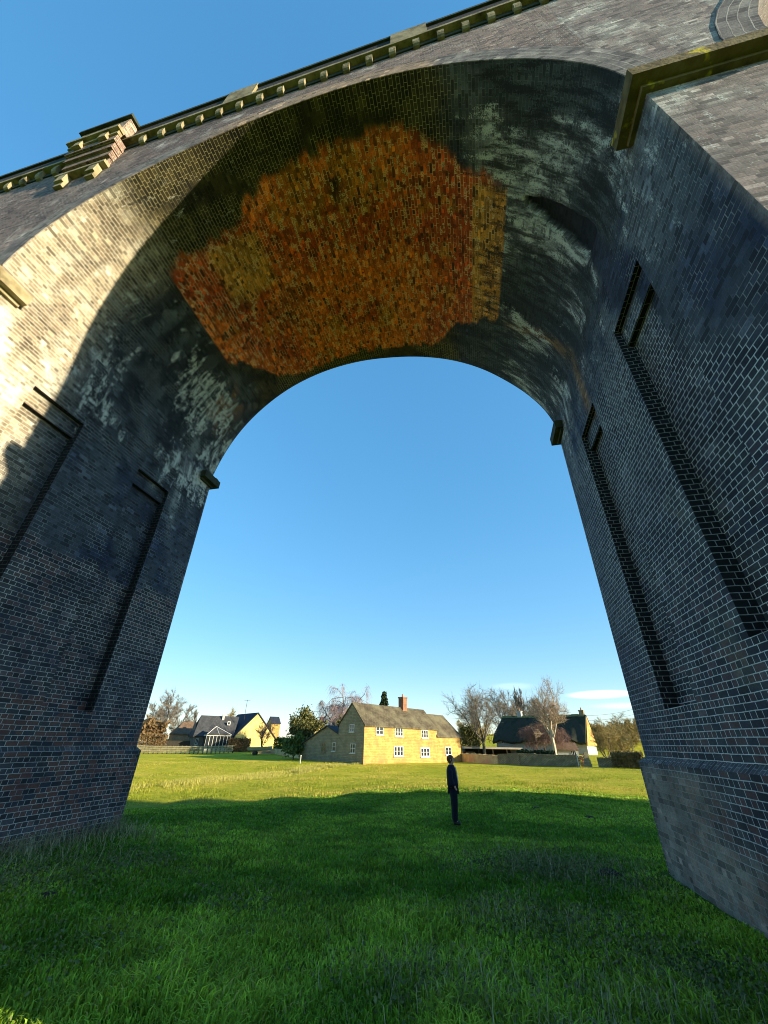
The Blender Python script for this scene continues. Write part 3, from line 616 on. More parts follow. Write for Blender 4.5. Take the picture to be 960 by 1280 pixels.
# --- deck, cornice, parapets (follow the line's gentle gradient)
XL, XR = -3.5*PITCHX-1, 6.5*PITCHX+1
stations = [XL, -8, -4, 0, 4, 8, XR]
def rail(name, y0, y1, z0, z1, mat, attrs=None, st=None):
    mb = MB(); st = st or stations; xs = []
    for a, b in zip(st[:-1], st[1:]):
        n = max(1, int((b-a)/1.0)) if attrs and abs(a) < 20 and abs(b) < 20 else 1; xs += [a+(b-a)*i/n for i in range(n)]
    xs.append(st[-1])
    for a, b in zip(xs[:-1], xs[1:]):
        ta, tb = tilt(a), tilt(b)
        c = [(a, y0, z0+ta), (b, y0, z0+tb), (b, y1, z0+tb), (a, y1, z0+ta), (a, y0, z1+ta), (b, y0, z1+tb), (b, y1, z1+tb), (a, y1, z1+ta)]
        for q in ((0, 3, 2, 1), (4, 5, 6, 7), (0, 1, 5, 4), (2, 3, 7, 6)): mb.quad([c[i] for i in q])
    c0, c1 = xs[0], xs[-1]
    for X in (c0, c1): mb.quad([(X, y0, z0+tilt(X)), (X, y1, z0+tilt(X)), (X, y1, z1+tilt(X)), (X, y0, z1+tilt(X))])
    return mb.build(name, mat, VIA, attrs=attrs)
rail('deck', .03, D-.03, 16.5, 16.9, DSTONE)
for y, s in ((0, -1), (D, 1)):
    def rr(n, a, b, z0, z1, m, at_=None): rail(n, min(y+s*a, y+s*b), max(y+s*a, y+s*b), z0, z1, m, at_)
    rr('string_course', -.06, .165, 16.88, 17.03, STONE)
    rr('string_bed', -.04, .03, 16.60, 16.877, DSTONE)
    rr('parapet', -.28, .10, 17.033, 17.84, BR, paint_parapet)
    rr('coping', -.45, .15, 17.843, 17.99, DSTONE)
def corbel(x):
    mb = MB(); w = .085; t = tilt(x); z0 = 16.50+t; z1 = 16.877+t; prof = [(0.0, z0), (-.06, z0), (-.10, z0+.04), (-.125, z0+.12), (-.125, z1), (0.0, z1)]
    for (a, b) in zip(prof[:-1], prof[1:]): mb.quad([(x-w, *a), (x+w, *a), (x+w, *b), (x-w, *b)])
    for X in (x-w, x+w): mb.quad([(X, *p) for p in prof])
    return mb.build('corbel', STONE, VIA)
xc = -12.3
while xc < 9:
    if not (-7.3 < xc < -5.45): corbel(xc)
    xc += .612
# stone blocks let into the parapet
for xa, xb in ((-2.45, -1.55), (2.35, 3.3)):
    mb = MB(); ta, tb = tilt(xa), tilt(xb); y0, y1 = -.165, -.102
    c = [(xa, y0, 17.033+ta), (xb, y0, 17.033+tb), (xb, y1, 17.033+tb), (xa, y1, 17.033+ta), (xa, y0, 18.0+ta), (xb, y0, 18.0+tb), (xb, y1, 18.0+tb), (xa, y1, 18.0+ta)]
    for q in ((0, 3, 2, 1), (4, 5, 6, 7), (0, 1, 5, 4), (2, 3, 7, 6), (1, 2, 6, 5), (3, 0, 4, 7)): mb.quad([c[i] for i in q])
    mb.build('parapet_block', STONE, VIA)
# refuge bay corbelled out over the left pier
def refuge(cx):
    h = .88; t = tilt(cx)
    b = MB(); zz = [15.5, 15.8, 16.1, 16.4, 16.72]
    for i in range(4):
        pj = .10+.075*i; b.box(cx-h+.10-.03*i, cx+h-.10+.03*i, -pj, -.001, zz[i]+t, zz[i+1]+t-.002)
    ro = b.build('refuge', BR, VIA, attrs=lambda co: (V(.24, .15, .12)+0*co, V(.5, .42, .3)+0*co, .1+0*co[:, 0]))
    def add(name, mat, boxes):
        m = MB()
        for q in boxes: m.box(*q)
        o = m.build(name, mat, ro); bv = o.modifiers.new('b', 'BEVEL'); bv.width = .01; return o
    add('ledge', STONE, [(cx-h+.04, cx+h-.04, -.16, -.002, 15.37+t, 15.498+t)])
    for d in (-.52, .52): add('corbel', STONE, [(cx+d-.14, cx+d+.14, -.15, -.002, 14.98+t, 15.367+t), (cx+d-.14, cx+d+.14, -.09, -.002, 14.8+t, 14.98+t)])
    for d in (-.45, .45): add('corbel', STONE, [(cx+d-.13, cx+d+.13, -.42, -.325, 16.55+t, 16.87+t)])
    add('string_course', STONE, [(cx-h-.04, cx+h+.04, -.46, -.245, 16.90+t, 17.04+t)])
    m = MB(); m.box(cx-h, cx+h, -.37, -.11, 17.042+t, 17.88+t); m.build('parapet', BR, ro, attrs=lambda co: (V(.3, .22, .17)+0*co, V(.5, .42, .3)+0*co, 0*co[:, 0]))
    add('side_wall', STONE, [(cx-h, cx+h, -.37, -.245, 16.73+t, 16.897+t)])
    add('coping', DSTONE, [(cx-h-.08, cx+h+.08, -.45, -.152, 17.882+t, 18.0+t)])
refuge(-6.45)

# ------------------------------------------------------------------ buildings
def frame_of(P, u):
    "M maps (s along u, d along the outward normal n, height) to the world"
    u = np.array([u[0], u[1]])/math.hypot(*u); n = np.array([u[1], -u[0]])
    return u, n
class Front:
    "a wall plane through P with direction u; n points towards the viewer"
    def __init__(s, P, u, z0):
        s.P = np.array(P[:2], float); s.u = np.array(u, float)/math.hypot(*u); s.n = np.array([s.u[1], -s.u[0]]); s.z0 = z0
    def hit(s, px, py):
        d = ray(px, py); A = np.array([[d[0], -s.u[0]], [d[1], -s.u[1]]]); t, k = np.linalg.solve(A, s.P-CAM[:2]); return k, CAM[2]+d[2]*t
    def M(s, a, d, z): p = s.P+s.u*a+s.n*d; return (p[0], p[1], z)
def isect(P, u, px, py=930):
    return Front(P, u, 0).hit(px, py)[0]
def window(fr, parent, x0, y0, x1, y1, nx=2, ny=2, mat=None, depth=.06):
    a, zt = fr.hit(x0, (y0)); b, _ = fr.hit(x1, y0); mid = (x0+x1)/2
    _, zt = fr.hit(mid, y0); _, zb = fr.hit(mid, y1)
    return window_m(fr, parent, a, b, zb, zt, nx, ny, mat, depth)
def window_m(fr, parent, a, b, zb, zt, nx=2, ny=2, mat=None, depth=.06):
    mat = mat or WHITE; w = max(.05, (b-a)*.07); mb = MB()
    mb.box(a, b, .003, depth, zb, zb+w, fr.M); mb.box(a, b, .003, depth, zt-w, zt, fr.M)
    mb.box(a, a+w, .003, depth, zb+w, zt-w, fr.M); mb.box(b-w, b, .003, depth, zb+w, zt-w, fr.M)
    for i in range(1, nx): x = a+(b-a)*i/nx; mb.box(x-w*.6, x+w*.6, .003, depth-.01, zb+w, zt-w, fr.M)
    for i in range(1, ny): z = zb+(zt-zb)*i/ny; mb.box(a+w, b-w, .003, depth-.02, z-.025, z+.025, fr.M)
    win = mb.build('window', mat, parent)
    g = MB(); g.box(a+w, b-w, .004, .018, zb+w, zt-w, fr.M); g.build('pane', GLASS, win)
    sl = MB(); sl.box(a-.06, b+.06, .003, depth+.08, zb-.08, zb-.002, fr.M); sl.build('sill', mat if mat is WHITE else STONE, win)
    return win
def gabled(fr, a0, a1, dep, zb, ze, zr, parent, wmat, rmat, name_w='wall', over=.2, ridge=.5, gmat=None, z_back=None, hip1=0, hip0=0):
    "block whose front wall lies in plane fr from a0 to a1, ridge parallel to it, depth dep behind"
    w = MB(); ov = over; mi = 1 if gmat else 0; d1 = -dep*ridge
    w.quad([fr.M(a0, 0, zb), fr.M(a1, 0, zb), fr.M(a1, 0, ze), fr.M(a0, 0, ze)], [(a0, zb), (a1, zb), (a1, ze), (a0, ze)])
    w.quad([fr.M(a1, -dep, zb), fr.M(a0, -dep, zb), fr.M(a0, -dep, ze), fr.M(a1, -dep, ze)], [(a1, zb), (a0, zb), (a0, ze), (a1, ze)])
    for a, hp in ((a0, hip0), (a1, hip1)):
        zr_ = zr if not hp else ze
        pts = [(0, zb), (-dep, zb), (-dep, ze)]+([(d1, zr-.05)] if not hp else [])+[(0, ze)]
        w.quad([fr.M(a, d, z) for d, z in pts], [(d, z) for d, z in pts], mi)
    w.build(name_w, [wmat, gmat or wmat], parent)
    r = MB(); th = .16; sl = (zr-ze)/(dep*ridge); sl2 = (zr-ze)/(dep*(1-ridge))
    b0, b1 = a0-ov*.6, a1+ov*.6
    for (dA, zA, s_) in ((ov, ze-sl*ov, 1), (-dep-ov, ze-sl2*ov, -1)):
        A = [(b0, dA, zA), (b1, dA, zA), (b1-hip1, d1, zr), (b0+hip0, d1, zr)]; L_ = math.hypot(d1-dA, zr-zA)
        uv = [(b0, 0), (b1, 0), (b1-hip1, L_), (b0+hip0, L_)]
        r.quad([fr.M(x, d, z+th) for x, d, z in A], uv); r.quad([fr.M(x, d, z) for x, d, z in A], uv)
        r.quad([fr.M(b0, dA, zA), fr.M(b1, dA, zA), fr.M(b1, dA, zA+th), fr.M(b0, dA, zA+th)], [(b0, 0), (b1, 0), (b1, th), (b0, th)])
        for i, j in ((0, 3), (1, 2)):
            p, q = A[i], A[j]; r.quad([fr.M(*p), fr.M(*q), fr.M(q[0], q[1], q[2]+th), fr.M(p[0], p[1], p[2]+th)], [(0, 0), (L_, 0), (L_, th), (0, th)])
    for hp, bx, s_ in ((hip0, b0, 1), (hip1, b1, -1)):
        if hp:
            A = [(bx, ov, ze-sl*ov), (bx, -dep-ov, ze-sl2*ov), (bx+s_*hp, d1, zr)]
            r.quad([fr.M(x, d, z+th) for x, d, z in A], [(0, 0), (dep, 0), (dep/2, 3)]); r.quad([fr.M(x, d, z) for x, d, z in A], [(0, 0), (dep, 0), (dep/2, 3)])
    return r.build('roof', rmat, parent)
def chimney(fr, a, d, z0, z1, w, parent, mat, pots=1):
    m = MB(); m.box(a-w/2, a+w/2, d-w/2, d+w/2, z0, z1-.18, fr.M); m.box(a-w/2-.07, a+w/2+.07, d-w/2-.07, d+w/2+.07, z1-.18, z1, fr.M)
    c = m.build('chimney', mat, parent)
    p = MB()
    for i in range(pots):
        q = fr.M(a+(i-(pots-1)/2)*.35, d, z1); p.tube(q, (q[0], q[1], z1+.45), .13, .11, 8, True)
    p.build('chimney_pot', ORBRICK, c); return c

# ---- the yellow stone cottage
pA = at(454, 956.5, 58.4); dirU = np.array([12.47, 22.36]); u_ = dirU/np.linalg.norm(dirU)
zb = gz(pA[0], pA[1])-.15
cot = empty('stone_cottage', (pA[0], pA[1], zb+.15), label='long yellow stone cottage with brick chimney and white windows, centre of the village', cat='house')
cot_inv = Matrix.Translation(Vector((-pA[0], -pA[1], -(zb+.15))))
def settle(root):
    "children were modelled in world coordinates: pull them into the root's frame"
    inv = root.matrix_basis.inverted() if False else (Matrix.Translation(root.location) @ Matrix.Rotation(root.rotation_euler.z, 4, 'Z')).inverted()
    for c in root.children: 
        if c.type == 'MESH': c.matrix_parent_inverse = inv
pA = pA[:2]; fC = Front(pA, u_, zb)
gdir = np.array([-u_[1], u_[0]]); fG = Front(pA, -gdir, zb)   # gable wall runs from pA away to the left-back; u points back to the right
w_g = -isect(pA, -gdir, 432.6)
_, zeave = fC.hit(454, 905.7); aE = isect(pA, u_, 546.5); aB = isect(pA, u_, 577)
_, zr_m = Front(pA-(-gdir)*w_g/2, u_, 0).hit(480, 882.5)
_, z_e2 = fC.hit(576.7, 920.7); _, zr2 = Front(pA+gdir*w_g/2, u_, 0).hit(550, 894.5)
w_g = max(w_g, 5.0)
gabled(fC, 0, aE, w_g, zb, zeave, zr_m, cot, COTS, ROOF, gmat=COTS_G)
gabled(fC, aE+.02, aB, w_g, zb, z_e2, zr2, cot, COTS, ROOF, hip1=1.6)
for q in ((469.5, 908.3, 479, 918.5, 2), (493.8, 909.5, 503.5, 920.7, 3), (526.4, 912, 534.7, 923, 3), (492, 932.4, 503.8, 945.5, 3), (525.3, 934.3, 536.6, 946.3, 3), (556.3, 933.4, 563.5, 944, 2)):
    window(fC, cot, *q[:4], nx=q[4])
for q in ((437.5, 905.5, 443.4, 915), (438.3, 929.5, 444.5, 941.5)): window(fG, cot, *q, nx=2)
ca, cz_ = Front(pA+gdir*w_g/2, u_, 0).hit(503.5, 889)
_, cz1 = Front(pA+gdir*w_g/2, u_, 0).hit(503.5, 871.5)
chimney(fC, ca, -w_g/2, zr_m-.6, cz1, .95, cot, CHIM)
dp = MB(); q = fC.M(aB-.25, .08, 0); dp.tube((q[0], q[1], zb), (q[0], q[1], z_e2), .06, .06, 6); dp.build('drainpipe', DARKW, cot)
settle(cot)
# ---- grey gabled outbuilding joined on the left
fO = Front(pA+gdir*(w_g+.05)*1.0+u_*.25, -gdir, zb)
a_l = isect(fO.P, fO.u, 377.8); a_r = -.02; _, ze_l = fO.hit(377.8, 929.4); a_m, zap = fO.hit(409.6, 908.2)
a_r2 = a_m+(a_m-a_l)
out = empty('outbuilding', fO.M(a_m, 0, zb), label='low grey gabled outbuilding joined to the left end of the yellow cottage', cat='outbuilding')
m = MB(); dpt = 11
zr_r = zap-(zap-ze_l)*(a_r-a_m)/(a_m-a_l)
pts = [(a_l, zb), (a_r, zb), (a_r, zr_r), (a_m, zap), (a_l, ze_l)]
m.quad([fO.M(a, 0, z) for a, z in pts], pts); m.quad([fO.M(a, -dpt, z) for a, z in pts], pts)
m.quad([fO.M(a_l, 0, zb), fO.M(a_l, -dpt, zb), fO.M(a_l, -dpt, ze_l), fO.M(a_l, 0, ze_l)], [(0, zb), (dpt, zb), (dpt, ze_l), (0, ze_l)])
m.build('wall', COTS_G, out)
m = MB()
for (a0, z0, a1, z1) in ((a_l-.25, ze_l-.2, a_m, zap), (a_r, zr_r, a_m, zap)):
    for e in (0.02, .18): m.quad([fO.M(a0, .2, z0+e), fO.M(a1, .2, z1+e), fO.M(a1, -dpt, z1+e), fO.M(a0, -dpt, z0+e)], [(0, 0), (0, 4), (dpt, 4), (dpt, 0)])
    m.quad([fO.M(a0, .2, z0+.02), fO.M(a1, .2, z1+.02), fO.M(a1, .2, z1+.18), fO.M(a0, .2, z0+.18)], [(0, 0), (1, 0), (1, .1), (0, .1)])
m.build('roof', ROOF_D, out)
window(fO, out, 402.6, 927.5, 407.8, 940, nx=2, ny=2, mat=COTS_G); window(fO, out, 416, 928, 420, 939, nx=1, ny=2)
settle(out)
# ---- bungalow on the left: yellow gable, grey slate front wing, conservatory
LB = 96.
pG = at(291, 935, LB); ug = np.array([math.cos(math.radians(33+23)), math.sin(math.radians(33+23))])
# the gable faces the sun; direction chosen so that it recedes to the right
azg = math.atan2(pG[1]-CAM[1], pG[0]-CAM[0]); ug = np.array([math.cos(azg-math.radians(68)), math.sin(azg-math.radians(68))])
zbb = gz(pG[0], pG[1])-.3
bun = empty('bungalow', (pG[0], pG[1], zbb+.3), label='chalet bungalow with sunlit yellow gable, dark slate roof and glazed conservatory', cat='house')
fB = Front(pG, ug, zbb)
a_e = isect(pG, ug, 342); a_ap, z_ap = fB.hit(322.6, 892.0); _, z_l = fB.hit(291, 919.5); _, z_r = fB.hit(341.5, 922.5)
dB = 11.0
pts = [(0, zbb), (a_e, zbb), (a_e, z_r), (a_ap, z_ap), (0, z_l)]
m = MB(); m.quad([fB.M(a, 0, z) for a, z in pts], pts); m.quad([fB.M(a, -dB, z) for a, z in pts], pts)
for a, z in ((0, z_l), (a_e, z_r)): m.quad([fB.M(a, 0, zbb), fB.M(a, -dB, zbb), fB.M(a, -dB, z), fB.M(a, 0, z)], [(0, 0), (dB, 0), (dB, z), (0, z)])
m.build('wall', CREAM, bun)
m = MB()
for (a0, z0, a1, z1) in ((-.3, z_l-.28, a_ap, z_ap), (a_e+.3, z_r-.28, a_ap, z_ap)):
    for e in (0.03, .22): m.quad([fB.M(a0, .25, z0+e), fB.M(a1, .25, z1+e), fB.M(a1, -dB, z1+e), fB.M(a0, -dB, z0+e)], [(0, 0), (0, 6), (dB, 6), (dB, 0)])
    m.quad([fB.M(a0, .25, z0+.03), fB.M(a1, .25, z1+.03), fB.M(a1, .25, z1+.22), fB.M(a0, .25, z0+.22)], [(0, 0), (1, 0), (1, .1), (0, .1)])
m.build('roof', ROOF_B, bun)
# front wing (ridge across the view)
azw = math.atan2(pG[1]-CAM[1], pG[0]-CAM[0]); uw = np.array([math.cos(azw-math.radians(78)), math.sin(azw-math.radians(78))])
fW = Front(at(241, 930, LB-1.0), uw, zbb); a_w = isect(fW.P, uw, 289.5)
_, zwe = fW.hit(265, 919.5); fWr = Front(fW.P-fW.n*3.6, uw, 0); a_r0, zwr = fWr.hit(255, 895.5); a_r1, _ = fWr.hit(299, 897)
m = MB(); dW = 7.2
m.quad([fW.M(0, 0, zbb), fW.M(a_w, 0, zbb), fW.M(a_w, 0, zwe), fW.M(0, 0, zwe)], [(0, 0), (a_w, 0), (a_w, zwe), (0, zwe)])
m.quad([fW.M(0, 0, zbb), fW.M(0, -dW, zbb), fW.M(0, -dW, zwe), fW.M(0, -dW/2, zwr-.1), fW.M(0, 0, zwe)], [(0, 0), (dW, 0), (dW, 3), (3.5, 6), (0, 3)])
m.build('wall', GREYW, bun)
m = MB(); o_ = .3; s_ = (zwr-zwe)/(dW/2)
for e in (0.02, .2):
    m.quad([fW.M(-.3, o_, zwe-s_*o_+e), fW.M(a_w, o_, zwe-s_*o_+e), fW.M(a_r1, -dW/2, zwr+e), fW.M(a_r0*.6, -dW/2, zwr+e)], [(0, 0), (a_w, 0), (a_w, 4), (0, 4)])
    m.quad([fW.M(-.3, -dW-o_, zwe-s_*o_+e), fW.M(a_w, -dW-o_, zwe-s_*o_+e), fW.M(a_r1, -dW/2, zwr+e), fW.M(a_r0*.6, -dW/2, zwr+e)], [(0, 0), (a_w, 0), (a_w, 4), (0, 4)])
    m.quad([fW.M(-.3, o_, zwe-s_*o_+e), fW.M(-.3, -dW-o_, zwe-s_*o_+e), fW.M(a_r0*.6, -dW/2, zwr+e)], [(0, 0), (dW, 0), (dW/2, 4)])
m.build('roof', ROOF_D, bun)
# roof light
fRL = Front(fW.P-fW.n*1.6, uw, 0); a0_, z0_ = fRL.hit(283.7, 906.5); a1_, z1_ = fRL.hit(288.3, 902)
m = MB(); m.box(a0_, a1_, -.0, .16, z0_, z1_, fRL.M); rl = m.build('roof_light', WHITE, bun)
m = MB(); m.box(a0_+.12, a1_-.12, .162, .18, z0_+.12, z1_-.12, fRL.M); m.build('pane', GLASS, rl)
fp = Front(fW.P-fW.n*3.0, uw, 0); a0_, z0_ = fp.hit(278, 903); _, z1_ = fp.hit(278, 892); m = MB(); m.box(a0_-.22, a0_+.22, -.2, .2, z0_-.5, z1_, fp.M); m.build('flue', RENDER, bun)
window(fW, bun, 245, 923, 248.5, 931, nx=2, ny=1)
# conservatory
fK = Front(at(256, 930, LB-4.5), uw, zbb); k1 = isect(fK.P, uw, 287)
_, zke = fK.hit(270, 918.5); _, zkb = fK.hit(270, 938); ka, kza = fK.hit(272.7, 908)
con = MB(); 
m = MB(); m.box(0, k1, -3.4, 0, zbb, zbb+.7, fK.M); m.box(0, k1, -3.4, 0, zke-.2, zke, fK.M)
for i in range(8):
    a = k1*i/7; m.box(a-.05 if i else 0, a+.05 if i < 7 else k1, -.08, .01, zbb+.7, zke-.2, fK.M)
ko = m.build('conservatory', RENDER, bun)
m = MB(); m.box(.02, k1-.02, -3.3, -.09, zbb+.7, zke-.2, fK.M); m.build('glazing', GLASS, ko)
m = MB()
for A in (((0, .2), (k1, .2), (ka, -1.8)), ((0, .2), (0, -3.4), (ka, -1.8)), ((k1, .2), (k1, -3.4), (ka, -1.8))):
    pz = [zke, zke, kza]; m.quad([fK.M(a, d, z) for (a, d), z in zip(A, pz)], [(0, 0), (3, 0), (1.5, 2)])
m.build('conservatory_roof', ROOF_D, ko)
m = MB()
for (a, d) in ((0, .2), (k1, .2), (k1*.5, .2)): m.tube(fK.M(a, d, zke+.04), fK.M(ka, -1.8, kza+.04), .06, .06, 4)
m.build('glazing_bars', WHITE, ko)
settle(bun)
# aerial on the bungalow
# small house seen just right of the yellow gable and the chimney house behind the birch
def small_house(name, px0, px1, py_eave, py_ridge, L, rot, wm, rm, label, chim=None, zb_py=938, dep=7, hip0=0):
    P = at(px0, zb_py, L); az = math.atan2(P[1]-CAM[1], P[0]-CAM[0]); u = np.array([math.cos(az-math.radians(90-rot)), math.sin(az-math.radians(90-rot))])
    zb_ = min(gz(P[0], P[1]), P[2])-.3; r = empty(name, (P[0], P[1], zb_+.3), label=label, cat='house'); f = Front(P, u, zb_); a = isect(P, u, px1)
    _, ze = f.hit((px0+px1)/2, py_eave); _, zr = Front(f.P-f.n*dep/2, u, 0).hit((px0+px1)/2, py_ridge)
    gabled(f, 0, a, dep, zb_, ze, zr, r, wm, rm, hip0=hip0)
    if chim: 
        ca, _ = Front(f.P-f.n*dep/2, u, 0).hit(chim[0], chim[1]); _, cz = Front(f.P-f.n*dep/2, u, 0).hit(*chim[:2]); chimney(f, ca, -dep/2, zr-.5, cz, .9, r, chim[2])
    return r, f
hb, f_ = small_house('tiled_house', 335, 347, 904.5, 896.5, 122, 10, COTS, ROOF_B, 'roof and wall of a house just behind the right end of the yellow gabled bungalow'); settle(hb)
hc, f_ = small_house('chimney_house', 391, 404, 908, 901, 105, 20, CREAM, ROOF_R, 'small house with brick chimney half hidden behind the evergreen and weeping birch', chim=(402.5, 896, CHIM)); settle(hc)
bn, f_ = small_house('brick_barn', 212, 246, 917.5, 902.5, 104, 6, ORBRICK, ROOF_R, 'low orange brick barn with brown tiled roof at the far left of the village', dep=8, hip0=2.0); 
settle(bn)
# ---- thatched house
LT = 92.
pT = at(622, 940, LT); azT = math.atan2(pT[1]-CAM[1], pT[0]-CAM[0]); uT = np.array([math.cos(azT-math.radians(114)), math.sin(azT-math.radians(114))])
zbt = gz(pT[0], pT[1])-.2
tha = empty('thatched_cottage', (pT[0], pT[1], zbt+.2), label='long pale cottage under a dark steep thatched roof with stone gable chimneys', cat='house')
fT = Front(pT, uT, zbt); aT = isect(pT, uT, 733); dT = 6.6
_, zeT = fT.hit(675, 927.5); _, zrT = Front(fT.P-fT.n*dT/2, uT, 0).hit(700, 896.5)
# walls
w = MB(); w.quad([fT.M(0, 0, zbt), fT.M(aT, 0, zbt), fT.M(aT, 0, zeT+.3), fT.M(0, 0, zeT+.3)], [(0, 0), (aT, 0), (aT, 3), (0, 3)])
pts = [(0, zbt), (-dT, zbt), (-dT, zeT+.2), (-dT/2, zrT), (0, zeT+.2)]
w.quad([fT.M(aT, d, z) for d, z in pts], pts); w.quad([fT.M(0, d, z) for d, z in pts[:3]+pts[4:]], pts[:3]+pts[4:]); w.quad([fT.M(0, -dT, zbt), fT.M(aT, -dT, zbt), fT.M(aT, -dT, zeT), fT.M(0, -dT, zeT)], [(0, 0), (aT, 0), (aT, 3), (0, 3)])
w.build('wall', [RENDER], tha)
g = MB(); pts = [(.35, zeT-.5), (-dT-.1, zeT-.5), (-dT/2, zrT+.1)]; g.quad([fT.M(aT+.22, d, z) for d, z in pts], pts); g.build('gable', COTS, tha)
# thatch: thick slab with eyebrow waves over the windows
TH = []
nx, nv = 90, 12
brow = [isect(fT.P, uT, 628.5), isect(fT.P, uT, 659), isect(fT.P, uT, 690), isect(fT.P, uT, 717)]
def thp(i, j, out):
    a = -.5+(aT+.62)*i/nx; t = j/nv
    e = sum(math.exp(-((a-b)/.8)**2) for b in brow)
    d = .55*(1-t)+(-dT/2)*t; z = (zeT-.35)*(1-t)+zrT*t
    z += e*.42*(1-t)**2.2; d += e*.18*(1-t)
    ends = min(i, nx-i)/nx
    if i < 8 and t > .3: a += (t-.3)*1.6*(1-i/8)
    k = .38 if out else 0
    return fT.M(a, d+k*.55, z+k*.8+.04*math.sin(a*3.1+t*5))
m = MB()
for i in range(nx):
    for j in range(nv):
        m.quad([thp(i, j, 1), thp(i+1, j, 1), thp(i+1, j+1, 1), thp(i, j+1, 1)])
    m.quad([thp(i, 0, 0), thp(i+1, 0, 0), thp(i+1, 0, 1), thp(i, 0, 1)]); m.quad([thp(i, 0, 0), thp(i+1, 0, 0), fT.M(-.5+(aT+.75)*(i+1)/nx, -.05, zeT+.1), fT.M(-.5+(aT+.75)*i/nx, -.05, zeT+.1)])
for (x0_, x1_) in ((-.5, aT+.25),):
    B = [fT.M(x0_+1, -dT/2-.0, zrT+.3), fT.M(x1_, -dT/2, zrT+.3), fT.M(x1_, -dT-.5, zeT-.1), fT.M(x0_, -dT-.5, zeT-.1)]; m.quad(B)
for i in (0, nx):
    q = [thp(i, j, 1) for j in range(nv+1)]+[fT.M(-.5+(aT+.75)*i/nx, -dT-.5, zeT-.1), fT.M(-.5+(aT+.75)*i/nx, -dT-.2, zeT-.4)]+[thp(i, j, 0) for j in range(nv, -1, -1)]
    if i == 0: m.quad(q)
    else:
        for j in range(nv): m.quad([thp(i, j, 0), thp(i, j+1, 0), thp(i, j+1, 1), thp(i, j, 1)])
m.build('roof', THATCH, tha, merge=True)
rg = MB()
for i in range(14):
    a = .4+(aT-.4)*i/14; b = .4+(aT-.4)*(i+1)/14; z = zrT+.30+.03*math.sin(i*2.2)
    rg.quad([fT.M(a, -dT/2+.55, z-.28), fT.M(b, -dT/2+.55, z-.28), fT.M(b, -dT/2+.1, z+.14), fT.M(a, -dT/2+.1, z+.14)]); rg.quad([fT.M(a, -dT/2+.1, z+.14), fT.M(b, -dT/2+.1, z+.14), fT.M(b, -dT/2-.5, z-.2), fT.M(a, -dT/2-.5, z-.2)])
rg.build('roof_ridge', THATCH_L, tha)
for q in ((626.5, 923.5, 630.8, 929.5), (657, 923.5, 661.5, 929.5), (688, 924, 692, 930), (715, 924, 719, 930.5)): window(fT, tha, *q, nx=2)
ca = isect(fT.P-fT.n*dT/2, uT, 655); _, cz = Front(fT.P-fT.n*dT/2, uT, 0).hit(655, 888.5); chimney(fT, ca, -dT/2, zrT-.3, cz, .85, tha, RENDER)
ca = isect(fT.P-fT.n*dT/2, uT, 733.4); _, cz = Front(fT.P-fT.n*dT/2, uT, 0).hit(733.4, 887.5); chimney(fT, aT-.45, -dT/2, zrT-.3, cz, .8, tha, COTS_G)
settle(tha)
# low white-windowed annexe in front of it
an, fA = small_house('garden_annexe', 697, 721, 937.5, 929.5, 80, 8, RENDER, ROOF_R, 'small low annexe with white windows in front of the thatched cottage', dep=4)
window(fA, an, 713, 938.5, 719.5, 944.5, nx=3, ny=1); settle(an)

# ------------------------------------------------------------------ garden walls, fences, gate
def ribbon_wall(name, pts, z_top_add, th, mat, label, cat='wall', cope=None, n=8):
    "stone wall along plan points with a real thickness and an uneven top"
    root = empty(name, (pts[0][0], pts[0][1], gz(pts[0][0], pts[0][1])), label=label, cat=cat)
    m = MB(); c = MB(); s = 0
    P = []
    for (a, b) in zip(pts[:-1], pts[1:]):
        for i in range(n): P.append(tuple(a[k]+(b[k]-a[k])*i/n for k in range(3)))
    P.append(tuple(pts[-1]))
    for (a, b) in zip(P[:-1], P[1:]):
        d = np.array([b[0]-a[0], b[1]-a[1]]); L_ = np.linalg.norm(d); d /= L_; nn = np.array([d[1], -d[0]])*th/2
        za, zb_ = gz(a[0], a[1])-.3, gz(b[0], b[1])-.3; ta, tb = a[2], b[2]
        for sg in (1, -1):
            m.quad([(a[0]+sg*nn[0], a[1]+sg*nn[1], za), (b[0]+sg*nn[0], b[1]+sg*nn[1], zb_), (b[0]+sg*nn[0], b[1]+sg*nn[1], tb), (a[0]+sg*nn[0], a[1]+sg*nn[1], ta)], [(s, za), (s+L_, zb_), (s+L_, tb), (s, ta)])
        m.quad([(a[0]+nn[0], a[1]+nn[1], ta), (b[0]+nn[0], b[1]+nn[1], tb), (b[0]-nn[0], b[1]-nn[1], tb), (a[0]-nn[0], a[1]-nn[1], ta)], [(s, 0), (s+L_, 0), (s+L_, th), (s, th)])
        # rough coping stones
        k = max(1, int(L_/.5))
        for i in range(k):
            f0, f1 = i/k, (i+.94)/k; q0 = [a[j]+(b[j]-a[j])*f0 for j in range(3)]; q1 = [a[j]+(b[j]-a[j])*f1 for j in range(3)]; h = .09+.05*rnd.random(); w = 1.15
            B = []
            for q in (q0, q1):
                for sg in (1, -1): B.append((q[0]+sg*nn[0]*w, q[1]+sg*nn[1]*w, q[2]+.003))
            T_ = [(x, y, z+h) for x, y, z in B]
            for ids in ((0, 2, 3, 1),): c.quad([T_[i] for i in ids])
            c.quad([B[0], B[2], T_[2], T_[0]]); c.quad([B[1], B[3], T_[3], T_[1]]); c.quad([B[0], B[1], T_[1], T_[0]]); c.quad([B[2], B[3], T_[3], T_[2]])
        s += L_
    m.build('wall_body', mat, root); c.build('coping', cope or mat, root); settle(root); return root
def pt(px, py, L): p = at(px, py, L); return (p[0], p[1], p[2])
